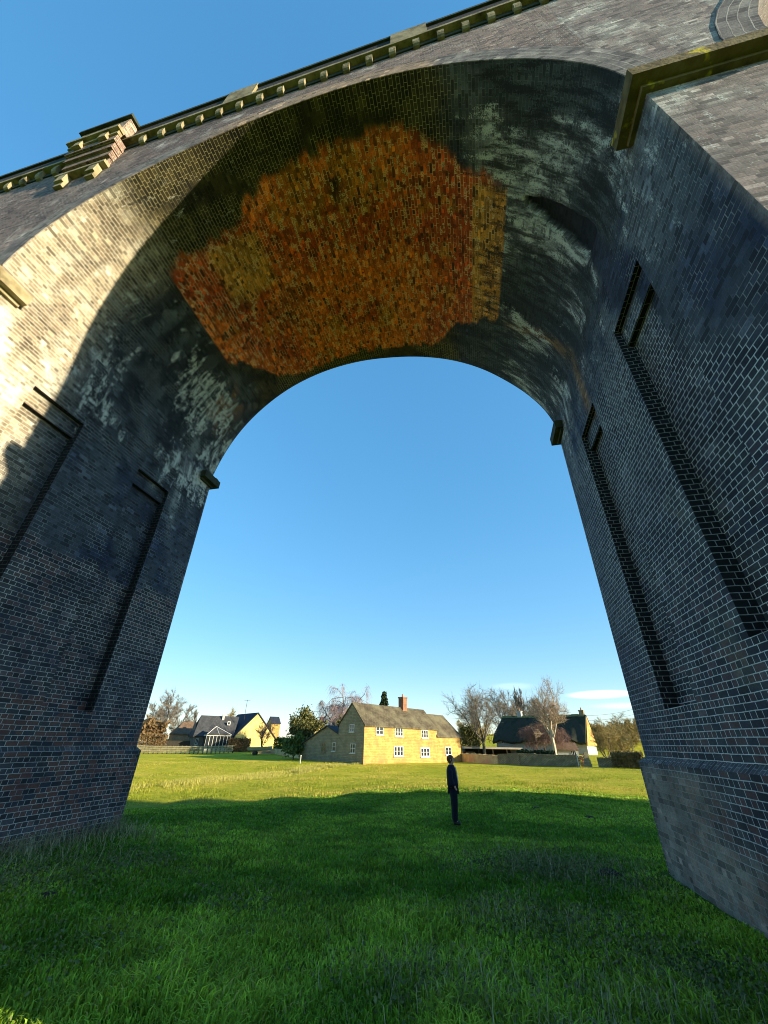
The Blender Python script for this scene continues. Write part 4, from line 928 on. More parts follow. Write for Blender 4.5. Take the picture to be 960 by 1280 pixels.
eB = fC.M(aB+.02, -.25, 0); zt = at(580, 943.2, 76)[2]
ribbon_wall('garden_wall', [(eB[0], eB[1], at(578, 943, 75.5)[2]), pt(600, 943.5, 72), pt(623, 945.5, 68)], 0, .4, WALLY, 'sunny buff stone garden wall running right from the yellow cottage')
ribbon_wall('field_wall', [pt(623.5, 944.2, 67.8), pt(650, 942.6, 65), pt(690, 944.6, 63), pt(722, 945, 62)], 0, .45, WALLST, 'grey-brown dry stone wall with painted-in shade in front of the thatched cottage')  # same wall line past the sunny stretch; shade put into the darker stone
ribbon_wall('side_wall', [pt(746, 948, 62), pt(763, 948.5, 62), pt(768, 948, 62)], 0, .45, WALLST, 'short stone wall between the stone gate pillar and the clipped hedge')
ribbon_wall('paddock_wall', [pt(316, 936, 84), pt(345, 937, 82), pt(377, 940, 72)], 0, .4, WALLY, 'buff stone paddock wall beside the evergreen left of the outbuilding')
ribbon_wall('boundary_wall', [pt(150, 924.5, 99), pt(186, 925.5, 98)], 0, .4, RENDER, 'pale boundary wall at the far left beside the brick pier')
ribbon_wall('yard_wall', [pt(186.5, 926.5, 97), pt(238, 927, 96)], 0, .3, DARKW, 'dark boarded yard wall in front of the orange brick barn')
def post(name, px, py, L, h, w, mat, label, cat='post'):
    p = at(px, py, L); z = gz(p[0], p[1]); m = MB(); m.box(-w/2, w/2, -w/2, w/2, -.2, h); m.box(-w/2-.03, w/2+.03, -w/2-.03, w/2+.03, h, h+.07)
    o = m.build(name, mat, None, loc=(p[0], p[1], z)); tag(o, label, cat); return o
post('marker_post', 375.2, 953, 58, .85, .10, WHITE, 'short white post in the grass left of the outbuilding')
# stepped stone gate pillar
p = at(735, 957, 61.6); z = gz(p[0], p[1]); m = MB()
for i, (w_, h0, h1) in enumerate(((.85, -.3, .35), (.7, .35, .75), (.55, .75, 1.15), (.42, 1.15, 1.5))): m.box(-w_/2, w_/2, -.3, .3, h0, h1-.003)
o = m.build('gate_pillar', COTS_G, None, loc=(p[0], p[1], z)); tag(o, 'stepped stone gate pillar at the right end of the field wall', 'gate pillar'); o.modifiers.new('b', 'BEVEL').width = .04
# little garden gate between wall end and pillar
gt = empty('garden_gate', at(723.5, 957, 61.8)*np.array([1, 1, 0])+np.array([0, 0, gz(*at(723.5, 957, 61.8)[:2])]), label='small pale wooden gate leaning beside the stepped gate pillar', cat='gate')
m = MB(); m.box(-.05, .05, -.05, .05, 0, 1.7); m.box(.8, .9, -.05, .05, 0, 1.2); m.build('gate_post', WHITE, gt)
m = MB()
for k in range(4): m.box(.06, .79, -.03, .03, .2+.25*k, .3+.25*k)
m.build('gate_leaf', WOOD, gt)
pp = empty('flower_pot', at(728.5, 953, 63)*np.array([1, 1, 0])+np.array([0, 0, gz(*at(728.5, 953, 63)[:2])]), label='terracotta pot of red plants beside the stone gate pillar', cat='plant pot')
m = MB(); m.tube((0, 0, 0), (0, 0, .55), .25, .38, 12, True); m.build('pot', ORBRICK, pp)
def leaves(m, c, r, n, size, rng=rnd, shell=.55, flat=1.):
    c = np.array(c, float)
    for _ in range(n):
        d = np.array([rng.gauss(0, 1) for _ in range(3)]); d /= np.linalg.norm(d); k = (shell+(1-shell)*rng.random()) if rng.random() < .8 else rng.random()
        p = c+d*np.array(r)*k; a = np.array([rng.gauss(0, 1) for _ in range(3)]); a /= np.linalg.norm(a); b = np.cross(a, [rng.gauss(0, 1) for _ in range(3)]); b /= max(1e-6, np.linalg.norm(b)); s = size*(.6+.8*rng.random())
        m.quad([p-a*s, p+b*s*.55, p+a*s, p-b*s*.55])
m = MB(); leaves(m, (0, 0, .85), (.45, .45, .35), 90, .12); m.build('plant', plain('red_leaves', (.4, .05, .03), .7), pp)
# carport with a parked car behind the sunny wall
pc = at(580, 943, 84); azc = math.atan2(pc[1]-CAM[1], pc[0]-CAM[0]); uc = np.array([math.cos(azc-math.radians(80)), math.sin(azc-math.radians(80))]); fP = Front(pc, uc, 0); ac = isect(fP.P, uc, 652)
zc0 = gz(pc[0], pc[1]); _, zc1 = fP.hit(610, 936.2)
cp = empty('carport', (pc[0], pc[1], zc0), label='long open carport with pale flat roof behind the sunny garden wall', cat='carport')
m = MB(); m.box(0, ac, -5, .1, zc1-.0, zc1+.28, fP.M); m.build('roof', noisy('pale_roof_felt', (.30, .25, .19), (.42, .36, .28), 1.), cp)
m = MB(); m.box(0, ac, -5, -4.85, zc0-1, zc1-.01, fP.M); m.box(0, .2, -4.8, 0, zc0-1, zc1-.01, fP.M); m.build('back_wall', DARKW, cp)
for k in range(5):
    a = ac*(k+.05)/4.2; m = MB(); m.box(a, a+.15, -.1, .05, zc0-1, zc1-.01, fP.M); m.build('post', DARKW, cp)
settle(cp)
def car(a, d, label):
    z = zc1-1.95; q = fP.M(a, d, z); r = empty('parked_car', q, rz=math.atan2(uc[1], uc[0]), label=label, cat='car')
    prof = [(-2.1, .35), (-2.1, .75), (-1.9, .92), (-1.2, 1.0), (-.6, 1.42), (.6, 1.45), (1.3, 1.02), (1.95, .9), (2.1, .7), (2.1, .35)]
    m = MB()
    for (p0, p1) in zip(prof, prof[1:]+prof[:1]): m.quad([(p0[0], -.85, p0[1]), (p1[0], -.85, p1[1]), (p1[0], .85, p1[1]), (p0[0], .85, p0[1])])
    for y in (-.85, .85): m.quad([(p[0], y, p[1]) for p in prof])
    m.build('body', plain('silver_paint', (.55, .57, .6), .25, .3), r)
    m = MB()
    for y in (-.86, .86): m.quad([(-1.05, y, 1.02), (-.55, y, 1.36), (.55, y, 1.38), (1.1, y, 1.03)])
    m.quad([(-1.18, -.75, 1.03), (-1.18, .75, 1.03), (-.64, .7, 1.41), (-.64, -.7, 1.41)]); m.build('window', GLASS, r)
    for x in (-1.35, 1.35):
        for y in (-.8, .8): m = MB(); m.tube((x, y-.1, .33), (x, y+.1, .33), .33, .33, 14, True); m.build('wheel', plain('tyre', (.02,)*3), r)
car(isect(fP.P, uc, 589), -2.2, 'silver car parked inside the carport behind the sunny wall')
# low dark clipped hedges behind walls, hedge on the right
def hedge(name, p0, p1, h, w, mat, label, n, z0=0., size=.14, core=DARKW):
    root = empty(name, (p0[0], p0[1], gz(p0[0], p0[1])), label=label, cat='hedge'); m = MB(); p0 = np.array(p0[:2]); p1 = np.array(p1[:2]); L_ = np.linalg.norm(p1-p0); d = (p1-p0)/L_; nn = np.array([-d[1], d[0]])
    for _ in range(n):
        t = rnd.random(); e = rnd.choice((0, 0, 0, 1)); y = (rnd.random()-.5)*w if e else rnd.choice((-.5, .5))*w*(1+.25*(rnd.random()-.5)); z = h*(1+.1*rnd.gauss(0, 1)*.7) if e else h*rnd.random()
        p = p0+d*L_*t+nn*y; c = np.array([p[0], p[1], gz2(p0, p1, t)+z0+z]); a = np.array([rnd.gauss(0, 1) for _ in range(3)]); a /= np.linalg.norm(a); b = np.cross(a, [rnd.gauss(0, 1) for _ in range(3)]); b /= max(1e-6, np.linalg.norm(b)); s = size*(.5+rnd.random()); m.quad([c-a*s, c+b*s*.6, c+a*s, c-b*s*.6])
    m.build('foliage', mat, root)
    m = MB(); k = max(2, int(L_/1.5))
    for i in range(k):
        t = (i+.5)/k; p = p0+d*L_*t; z = gz2(p0, p1, t); m.tube((p[0], p[1], z-.1), (p[0]+rnd.gauss(0, .1), p[1], z+z0+h*.9), .07, .03, 5)
        for j in range(9):
            q = np.array([p[0]+rnd.gauss(0, .1), p[1], z+z0+h*(.15+.5*rnd.random())]); e = q+np.array([d[0]*rnd.gauss(0, .6)+nn[0]*rnd.gauss(0, w*.3), d[1]*rnd.gauss(0, .6)+nn[1]*rnd.gauss(0, w*.3), h*.3]); m.tube(q, e, .02, .01, 3)
    m.build('stems', BARK, root); settle(root); return root
_gc = {}
def gz2(p0, p1, t):
    k = (tuple(np.round(p0, 2)), tuple(np.round(p1, 2)))
    if k not in _gc: _gc[k] = (gz(p0[0], p0[1]), gz(p1[0], p1[1]))
    return _gc[k][0]*(1-t)+_gc[k][1]*t
hedge('clipped_hedge', at(768, 958, 61.5), at(807, 960, 61), 1.45, 1.2, LEAF_H, 'brown-topped clipped hedge at the far right beside the brick pier', 5200, size=.12)
hedge('garden_hedge', at(648, 948, 66), at(694, 948, 65), 1.55, 1.0, LEAF_D, 'dark green hedge showing just above the shaded field wall', 2600)
hedge('beech_hedge', at(284, 938, 90), at(311, 938, 89), 1.9, 1.2, LEAF_B, 'russet beech hedge below the yellow gable of the bungalow', 3000)
hedge('laurel_hedge', at(344, 938, 86), at(362, 938, 84), 2.1, 1.4, LEAF_G, 'bright green laurel hedge right of the yellow gabled bungalow', 2200)
hedge('rough_hedge', at(171, 934, 94), at(206, 934, 93), 2.6, 1.6, LEAF_B, 'rough brown hedge at the far left beside the brick pier', 2600)
hedge('ivy_hedge', at(578, 936, 92), at(600, 936, 92), 4.2, 2.0, LEAF_O, 'tall ivy-clad hedge behind the right end of the yellow cottage', 3200, size=.2)
# picket fence, left
A0 = at(168, 941.5, 88); A1 = at(290, 944, 86)
fen = empty('paddock_fence', (A0[0], A0[1], gz(A0[0], A0[1])), label='low weathered post and rail paddock fence on the left of the field', cat='fence')
n = 22
Pf = [A0*(1-i/n)+A1*i/n for i in range(n+1)]; Zf = [gz(p[0], p[1]) for p in Pf]
for i, p in enumerate(Pf):
    m = MB(); m.box(p[0]-.07, p[0]+.07, p[1]-.07, p[1]+.07, Zf[i]-.2, Zf[i]+1.3); m.build('post', DARKW, fen)
m = MB()
for i in range(n):
    for h in (.45, .8, 1.12): m.tube((Pf[i][0], Pf[i][1]-.08, Zf[i]+h), (Pf[i+1][0], Pf[i+1][1]-.08, Zf[i+1]+h), .045, .045, 4)
m.build('rails', WOOD, fen)
m = MB()
for i in range(n):
    for k in range(5):
        f = (k+.5)/5; x = Pf[i][0]*(1-f)+Pf[i+1][0]*f; y = Pf[i][1]*(1-f)+Pf[i+1][1]*f-.13; z = Zf[i]*(1-f)+Zf[i+1]*f; m.box(x-.035, x+.035, y-.012, y+.012, z+.1, z+1.1+.1*rnd.random())
o = m.build('pickets', WOOD, fen); tag(o, kind='stuff'); settle(fen)
# pale trailer by the bungalow hedge
p = at(325, 938, 80); tr = empty('boat_trailer', (p[0], p[1], gz(p[0], p[1])), rz=.3, label='small pale boat on a trailer parked under the bare bush by the bungalow', cat='boat trailer')
m = MB(); hull = []
for i in range(11):
    t = i/10; w_ = .75*math.sin(min(1, (1-t)*1.6)*PI/2)**.6*(1 if t < 1 else .05)+.02; zk = .55+.25*t**2; hull.append([(-2+4*t, -w_, 1.15+.2*t*t), (-2+4*t, -w_*.6, zk+.15), (-2+4*t, 0, zk), (-2+4*t, w_*.6, zk+.15), (-2+4*t, w_, 1.15+.2*t*t)])
for a, b in zip(hull[:-1], hull[1:]):
    for k in range(4): m.quad([a[k], b[k], b[k+1], a[k+1]])
    m.quad([a[0], b[0], b[4], a[4]])
m.quad(hull[0]); m.build('hull', RENDER, tr)
m = MB(); m.box(-2.0, 1.8, -.05, .05, .42, .52); m.box(-.9, -.6, -.8, .8, .36, .45); m.build('chassis', DARKW, tr)
for y in (-.85, .85): m = MB(); m.tube((-.75, y-.08, .3), (-.75, y+.08, .3), .3, .3, 12, True); m.build('wheel', plain('rubber', (.02,)*3), tr)

# ------------------------------------------------------------------ trees
def grow(h, spread, seed, levels=4, trunk_r=None, droop=0., up=.35, nb=(5, 5, 5, 4), trunk_frac=.28, twig=.02, lean=0, ang=(35, 65), ratio=.62):
    r = random.Random(seed); segs = []
    tr = trunk_r or h*.022
    def nrm(v): return v/max(1e-9, np.linalg.norm(v))
    def branch(p, d, L, rad_, lev):
        n = 5 if lev < 2 else 4; pts = [p]; rs = [rad_]; dd = d
        for i in range(n):
            g = np.array([0, 0, (up if droop == 0 or lev < 2 else -droop*(lev-1))])
            dd = nrm(dd+g*.22+np.array([r.gauss(0, 1), r.gauss(0, 1), r.gauss(0, .6)])*.16); p = p+dd*L/n; pts.append(p); rs.append(max(twig*.5, rad_*(1-(i+1)/n*.75)))
        for i in range(n): segs.append((pts[i], pts[i+1], rs[i], rs[i+1], lev))
        if lev >= levels: return
        k = nb[min(lev, len(nb)-1)]
        for j in range(k):
            t = .25+.75*(j+r.random())/k; i = min(n-1, int(t*n)); f = t*n-i; q = pts[i]*(1-f)+pts[i+1]*f
            az = r.random()*2*PI; an = math.radians(r.uniform(*ang)); ax = nrm(np.cross(dd, [r.gauss(0, 1), r.gauss(0, 1), r.gauss(0, 1)])); nd = nrm(dd*math.cos(an)+ax*math.sin(an))
            branch(q, nd, L*ratio*(1.1-.45*t)*(.8+.4*r.random()), max(twig*.6, rs[i]*.55), lev+1)
    p = np.zeros(3); d = nrm(np.array([lean, 0, 1.0])); n = 6; L = h*trunk_frac; rs = tr
    for i in range(n):
        q = p+nrm(d+np.array([r.gauss(0, .05), r.gauss(0, .05), 0]))*L/n; segs.append((p, q, tr*(1.25-.25*i/n if i else 1.5), tr*(1.25-.25*(i+1)/n), 0)); p = q
    k0 = nb[0]
    for j in range(k0):
        az = 2*PI*(j+.4*r.random())/k0; an = math.radians(spread*(.35+.75*r.random())); nd = np.array([math.cos(az)*math.sin(an), math.sin(az)*math.sin(an), math.cos(an)])
        branch(p-np.array([0, 0, L*.25*r.random()]), nd, h*(.52 if j else .6)*(.85+.25*r.random()), tr*.6, 1)
    branch(p, nrm(np.array([r.gauss(0, .08), r.gauss(0, .08), 1])), h*.62, tr*.8, 1)
    top = max(s[1][2] for s in segs); k = h/top
    wmax = sorted(abs(s[1][0]) for s in segs)[int(len(segs)*.985)]
    return [(a*k, b*k, c, d_, l) for a, b, c, d_, l in segs], wmax*k
def tree(name, px, py_top, L, halfpx, label, seed, bark, twigm, py_base=None, cat='tree', group=None, leaf=None, nleaf=0, lsize=.2, ntw=4200, tl=.085, **kw):
    tw = kw.get('twig', .02)*.72; kw['levels'] = min(3, kw.get('levels', 3))
    p = at(px, 935, L); z = gz(p[0], p[1]); top = at(px, py_top, L)[2]; h = top-z
    segs, w = grow(h, kw.pop('spread', 45), seed, **kw)
    want = halfpx/F*L*.87*1.0; sx = want/max(.1, w)
    root = empty(name, (p[0], p[1], z), label=label, cat=cat, group=group)
    S = np.array([sx, sx, 1.]); Q0 = np.array([g[0] for g in segs])*S; Q1 = np.array([g[1] for g in segs])*S; A0 = np.array([g[2] for g in segs]); A1 = np.array([g[3] for g in segs]); LV = np.array([g[4] for g in segs])
    k = LV <= 1; soup('trunk', tubes(Q0[k], Q1[k], A0[k], A1[k], 6), bark, root)
    k = LV > 1; cr = [tubes(Q0[k], Q1[k], np.maximum(A0[k], tw*.8), np.maximum(A1[k], tw*.6), 3)] if k.any() else []
    # fine twigs springing from the outer branches
    src = np.where(LV >= 2)[0]; idx = RNG.choice(src, ntw); f = RNG.random(ntw)[:, None]; p0 = Q0[idx]*(1-f)+Q1[idx]*f; d = Q1[idx]-Q0[idx]; d /= np.maximum(1e-9, np.linalg.norm(d, axis=1))[:, None]
    drp = kw.get('droop', 0); d = d*.8+RNG.normal(size=(ntw, 3))*.6+np.array([0, 0, .35 if not drp else -.1]); d /= np.linalg.norm(d, axis=1)[:, None]
    ln = (h*tl*(.4+.9*RNG.random(ntw)))[:, None]; p1 = p0+d*ln*.5*S; d2 = d+RNG.normal(size=(ntw, 3))*.35+np.array([0, 0, .2 if not drp else -1.6*drp]); d2 /= np.linalg.norm(d2, axis=1)[:, None]; p2 = p1+d2*ln*(.5 if not drp else 1.3)*S; p2[:, 2] = np.maximum(p2[:, 2], .4)
    r_ = np.full(ntw, tw*.55); cr.append(tubes(p0, p1, r_, r_*.8, 3)); cr.append(tubes(p1, p2, r_*.8, r_*.45, 3))
    if leaf:
        c = np.concatenate([p1, p2])[RNG.integers(0, 2*ntw, nleaf)]+RNG.normal(size=(nleaf, 3))*.25; cr.append(leafquads(c, lsize)); soup('crown', np.concatenate(cr), leaf, root)
    else: soup('crown', np.concatenate(cr), twigm, root)
    return root
GB = 'bare winter trees of the village'
tree('bare_tree', 197, 862, 112, 24, 'large bare grey-twigged tree at the far left next to the brick pier', 3, BARK, TWIG_G, spread=55, levels=4, twig=.05)
tree('bare_tree', 222, 881, 120, 19, 'smaller bare round-headed tree behind the orange brick barn', 5, BARK, TWIG_G, spread=60, levels=4, twig=.055)
tree('leafy_tree', 176, 897, 104, 18, 'tree still holding russet leaves, against the far left brick pier', 6, BARK, TWIG_R, leaf=LEAF_B, nleaf=3500, lsize=.3, spread=55, levels=3)
tree('bare_tree', 283, 886, 135, 24, 'bare tree whose crown shows above the bungalow roofs', 8, BARK, TWIG_Y, spread=60, levels=4, twig=.06)
tree('weeping_birch', 423, 856, 80, 38, 'weeping birch with hanging purple-grey twigs behind the outbuilding', 12, BARK, TWIG_V, spread=50, levels=4, droop=1.1, twig=.028, nb=(6, 7, 6, 4), trunk_frac=.36)
tree('evergreen_tree', 377, 884, 74, 21, 'broad olive-green evergreen left of the grey outbuilding', 14, BARK, TWIG_Y, leaf=LEAF_O, nleaf=5600, lsize=.2, spread=50, levels=3, trunk_frac=.15, cat='tree')
tree('holly_bush', 368, 917, 69, 11, 'dark green holly at the foot of the broad evergreen', 15, BARK, TWIG_G, leaf=LEAF_G, nleaf=2600, lsize=.18, spread=60, levels=3, trunk_frac=.1, cat='bush')
tree('ivy_trunk_tree', 433, 893, 76, 12, 'ivy-covered stump between the outbuilding gable and the yellow cottage', 17, BARK, TWIG_Y, leaf=LEAF_O, nleaf=2600, lsize=.18, spread=25, levels=3, trunk_frac=.3)
tree('spreading_tree', 605, 857, 84, 38, 'wide-crowned bare tree with dark forked trunk right of the yellow cottage', 21, BARK, TWIG_G, spread=58, levels=4, twig=.035, nb=(6, 6, 6, 4), trunk_frac=.24)
tree('bare_tree', 640, 861, 118, 26, 'bare tree behind the left end of the thatched roof', 23, BARK, TWIG_G, spread=48, levels=4, twig=.05)
tree('poplar', 657, 862, 125, 7, 'slim upright bare poplar behind the thatched roof', 25, BARK, TWIG_G, spread=14, levels=3, twig=.06)
tree('bare_tree', 676, 872, 125, 14, 'faint bare tree just left of the tall pale birch', 26, BARK, TWIG_G, spread=40, levels=4, twig=.05)
tree('silver_birch', 693, 846, 76, 26, 'tall pale silver birch with upright bare branches before the thatched cottage', 28, BARK_P, TWIG_P, spread=30, levels=4, twig=.026, nb=(6, 7, 6, 4), trunk_frac=.3)
tree('weeping_beech', 681, 897, 79, 25, 'russet weeping tree hiding the middle of the thatched cottage', 31, BARK, TWIG_R, spread=55, levels=4, droop=1.3, twig=.03, nb=(7, 7, 6, 5), trunk_frac=.5)
tree('olive_shrub', 757, 903, 66, 14, 'yellow-green twiggy shrub beside the thatched gable', 33, BARK, TWIG_Y, spread=55, levels=4, twig=.02, trunk_frac=.1, cat='bush')
tree('orchard_tree', 778, 905, 68, 24, 'dark-branched old orchard tree above the clipped hedge', 35, BARK, TWIG_Y, spread=60, levels=4, twig=.026, trunk_frac=.18)
tree('gable_shrub', 327, 900, 92, 10, 'bare climbing shrub in front of the sunlit yellow gable', 36, BARK, TWIG_R, spread=45, levels=4, twig=.02, trunk_frac=.1, cat='bush')
for i, (px, top, L, hw) in enumerate(((744, 902, 118, 16), (757, 897, 128, 16), (771, 899, 120, 16), (785, 892, 130, 17), (797, 896, 122, 16), (810, 898, 126, 16), (764, 905, 108, 14), (790, 904, 110, 15))):
    tree('woodland_tree', px, top, L, hw, ['bare brown tree at the left end of the wood behind the thatched gable', 'second tree from the left in the brown wood on the right', 'third tree from the left in the brown wood, round-topped', 'tallest tree of the brown wood on the right', 'tree of the brown wood just left of the brick pier edge', 'tree of the brown wood touching the brick pier edge', 'lower front tree of the brown wood, left of the orchard tree', 'lower front tree of the brown wood, right of the orchard tree'][i], 50+i, BARK, TWIG_Y, spread=58, levels=4, twig=.055, nb=(6, 6, 6, 5), trunk_frac=.15, group='trees of the brown wood')
for i, (px, top, L, hw) in enumerate(((600, 895, 112, 16), (584, 900, 104, 12))):
    tree('scrub_tree', px, top, L, hw, ['brown scrubby tree low behind the spreading bare tree', 'brown scrubby tree beside the right end of the cottage roof'][i], 70+i, BARK, TWIG_Y, spread=60, levels=4, twig=.06, nb=(6, 6, 6, 5), trunk_frac=.12)
# conifer behind the cottage roof
p = at(479.5, 935, 104); z = gz(p[0], p[1]); h = at(479.5, 864.5, 104)[2]-z
cf = empty('conifer', (p[0], p[1], z), label='dark pointed conifer rising behind the roof of the yellow cottage', cat='tree')
m = MB(); m.tube((0, 0, 0), (0, 0, h*.97), .3, .04, 7); m.build('trunk', BARK, cf); m = MB()
for k in range(30):
    zz_ = h*(.25+.75*k/30); rr_ = (h-zz_)*.22+.25
    for j in range(9):
        a = 2*PI*(j+rnd.random())/9
        for t in (.3, .5, .7, .9, 1.05): leaves(m, (math.cos(a)*rr_*t, math.sin(a)*rr_*t, zz_-rr_*t*.25+.1), (.22, .22, .16), 4, .26)
m.build('crown', LEAF_D, cf)
# television aerials
def aerial(px, pyb, pyt, L, label, yagi=True):
    p = at(px, pyb, L); t = at(px, pyt, L)[2]; r = empty('tv_aerial', p, label=label, cat='aerial'); H = t-p[2]
    m = MB(); m.tube((0, 0, -1), (0, 0, H), .045, .04, 5); m.build('mast', DARKW, r)
    m = MB(); m.tube((-.7, 0, H-.1), (.7, 0, H-.1), .03, .03, 4)
    for k in range(6): m.tube((-.6+.24*k, -.35, H-.1), (-.6+.24*k, .35, H-.1+.05), .02, .02, 3)
    m.build('elements', DARKW, r)
aerial(306, 894, 874.5, 97, 'thin television aerial on a mast above the bungalow ridge')
# overhead wires on the right
m = MB(); a, b = at(690, 897, 100), at(815, 886, 104)
for dz in (0, .9):
    pr = None
    for i in range(13):
        t = i/12; q = a*(1-t)+b*t+np.array([0, 0, dz-1.2*4*t*(1-t)]); 
        if pr is not None: m.tube(pr, q, .022, .022, 3)
        pr = q
tag(m.build('overhead_wires', DARKW, None), 'pair of thin overhead wires crossing the sky above the brown wood', 'cables')

# ------------------------------------------------------------------ person
def person():
    x0, y0 = 1.78, 12.2; z0 = gz(x0, y0)+.03; H = 1.74
    root = empty('person', (x0, y0, z0), rz=math.radians(-14), label='person in navy jacket and dark trousers standing sideways, head tilted back to look up', cat='person')
    skin = plain('skin', (.60, .36, .26), .6); navy = plain('navy_wool', (.013, .018, .040), .85, 0, .2); trou = plain('dark_denim', (.016, .018, .03), .9, 0, .15); hairm = plain('auburn_hair', (.14, .06, .03), .7); shoe = plain('black_leather', (.012, .012, .012), .5); shirt = plain('grey_shirt', (.30, .31, .34), .8)
    def chain(name, verts, edges, radii, mat, parent, rootv=0, sub=2):
        me = bpy.data.meshes.new(name); me.from_pydata(verts, edges, []); me.materials.append(mat); o = bpy.data.objects.new(name, me); COL.objects.link(o); o.parent = parent
        sk = o.modifiers.new('skin', 'SKIN'); sv = me.skin_vertices[0].data
        for i, r in enumerate(radii): sv[i].radius = r if isinstance(r, tuple) else (r, r); sv[i].use_root = (i == rootv)
        sk.use_smooth_shade = True; ss = o.modifiers.new('s', 'SUBSURF'); ss.levels = sub; ss.render_levels = sub; return o
    # x = forward (facing), y = across, z up
    v = [(0, 0, .93), (0, 0, 1.05), (-.01, 0, 1.22), (-.02, 0, 1.38), (-.02, 0, 1.46), (-.005, 0, 1.52), (.0, 0, 1.60), (-.02, 0, 1.68),
         (-.02, .09, .90), (-.03, .09, .50), (-.045, .09, .09), (.05, .095, .05),
         (.02, -.09, .90), (.055, -.09, .50), (.035, -.09, .09), (.13, -.095, .05),
         (-.02, .15, 1.34), (-.03, .22, 1.12), (.06, .22, .90), (.10, .215, .82),
         (-.02, -.15, 1.34), (.01, -.22, 1.13), (.13, -.21, .92), (.185, -.205, .83)]
    e = [(0, 1), (1, 2), (2, 3), (3, 4), (4, 5), (5, 6), (6, 7), (0, 8), (8, 9), (9, 10), (10, 11), (0, 12), (12, 13), (13, 14), (14, 15), (3, 16), (16, 17), (17, 18), (18, 19), (3, 20), (20, 21), (21, 22), (22, 23)]
    r = [(.12, .14), (.10, .125), (.11, .14), (.06, .075), .060, .066, (.098, .078), (.085, .07), .08, .05, .034, .03, .08, .05, .034, .03, .03, .036, .028, (.022, .032), .03, .036, .028, (.022, .032)]
    b = chain('body', v, e, r, skin, root)
    # fingers, a nose and ears complete the body mesh
    fv, fe, fr = [], [], []
    for sy, hand in ((1, (.105, .215, .80)), (-1, (.19, -.205, .81))):
        for k, ln in enumerate((.075, .085, .08, .06)):
            i = len(fv); x = hand[0]-.03+.02*k; fv += [(x, hand[1], hand[2]+.03), (x+.005, hand[1], hand[2]-ln*.5), (x+.018, hand[1]-sy*.012, hand[2]-ln)]; fe += [(i, i+1), (i+1, i+2)]; fr += [.009, .008, .007]
        i = len(fv); fv += [(hand[0]+.03, hand[1], hand[2]+.03), (hand[0]+.05, hand[1]-sy*.01, hand[2]-.02)]; fe += [(i, i+1)]; fr += [.01, .008]
    fo = chain('hand', fv, fe, fr, skin, b, 0, 1)
    for i in range(len(fv)):
        pass
    m = MB()
    # face tilted back: nose, brow, ears
    def P(a, bb, c): # local head coords -> tilt back 28 degrees about (0,0,1.60)
        t = math.radians(28); x, z = a, c; return (x*math.cos(t)-z*math.sin(t)+0.0, bb, 1.61+x*math.sin(t)+z*math.cos(t))
    m.quad([P(.085, -.012, .03), P(.085, .012, .03), P(.112, .010, -.012), P(.112, -.010, -.012)]); m.quad([P(.112, -.014, -.014), P(.112, .014, -.014), P(.08, .012, -.02), P(.08, -.012, -.02)])
    m.quad([P(.085, -.012, .03), P(.112, -.012, -.013), P(.08, -.015, -.02)]); m.quad([P(.085, .012, .03), P(.112, .012, -.013), P(.08, .015, -.02)])
    for s in (-1, 1): m.tube(P(.0, s*.072, -.005), P(-.01, s*.088, 0), .028, .022, 8, True)
    m.build('face', skin, b)
    m = MB()
    for s in (-1, 1): m.tube(P(.072, s*.03, .028), P(.084, s*.03, .028), .010, .006, 8, True)
    m.tube(P(.08, -.022, -.05), P(.08, .022, -.05), .005, .005, 6, True); m.build('features', plain('dark_lips', (.10, .03, .03)), b)
    # hair to the nape
    hb_ = bmesh.new(); bmesh.ops.create_icosphere(hb_, subdivisions=4, radius=1)
    for w in hb_.verts:
        c = w.co.copy(); x, y, z = c
        n_ = .006*math.sin(x*19+z*11)*math.cos(y*23)
        w.co = Vector(P(x*.112-.022+n_, y*.096+n_, z*.112+.03+(-.05 if x < -.2 and z < 0 else 0)*abs(z)))
    dl = [f for f in hb_.faces if (lambda c: (c.x-0) > .045 and c.z < 1.70)(f.calc_center_median())]
    bmesh.ops.delete(hb_, geom=dl, context='FACES'); me = bpy.data.meshes.new('hair'); hb_.to_mesh(me); hb_.free(); me.materials.append(hairm); o = bpy.data.objects.new('hair', me); COL.objects.link(o); o.parent = root
    me.polygons.foreach_set('use_smooth', [True]*len(me.polygons))
    # clothing
    j = chain('jacket', [(.0, 0, .87), (0, 0, 1.0), (-.01, 0, 1.16), (-.02, 0, 1.34), (-.02, 0, 1.43), (-.02, 0, 1.49)], [(0, 1), (1, 2), (2, 3), (3, 4), (4, 5)], [(.19, .20), (.18, .195), (.175, .20), (.165, .205), (.12, .14), (.08, .08)], navy, root)
    for sy, w in ((1, ((-.025, .165, 1.385), (-.035, .225, 1.13), (.05, .225, .93))), (-1, ((-.02, -.165, 1.385), (.01, -.235, 1.13), (.125, -.222, .93)))):
        chain('sleeve', list(w), [(0, 1), (1, 2)], [.105, .078, .058], navy, j)
    m = MB(); m.quad([(.115, -.035, 1.40), (.125, .035, 1.40), (.165, .05, 1.10), (.165, -.05, 1.10)]); m.quad([(.165, -.05, 1.10), (.165, .05, 1.10), (.172, .03, .98), (.172, -.03, .98)]); m.quad([(.06, -.03, 1.45), (.06, .03, 1.45), (.125, .035, 1.40), (.115, -.035, 1.40)]); m.build('shirt', shirt, root)
    tv = [(0, 0, .96), (-.03, .09, .86), (-.035, .095, .50), (-.045, .095, .045), (.04, -.09, .86), (.06, -.095, .50), (.035, -.095, .045)]
    chain('trousers', tv, [(0, 1), (1, 2), (2, 3), (0, 4), (4, 5), (5, 6)], [(.17, .16), .125, .095, .078, .125, .095, .078], trou, root)
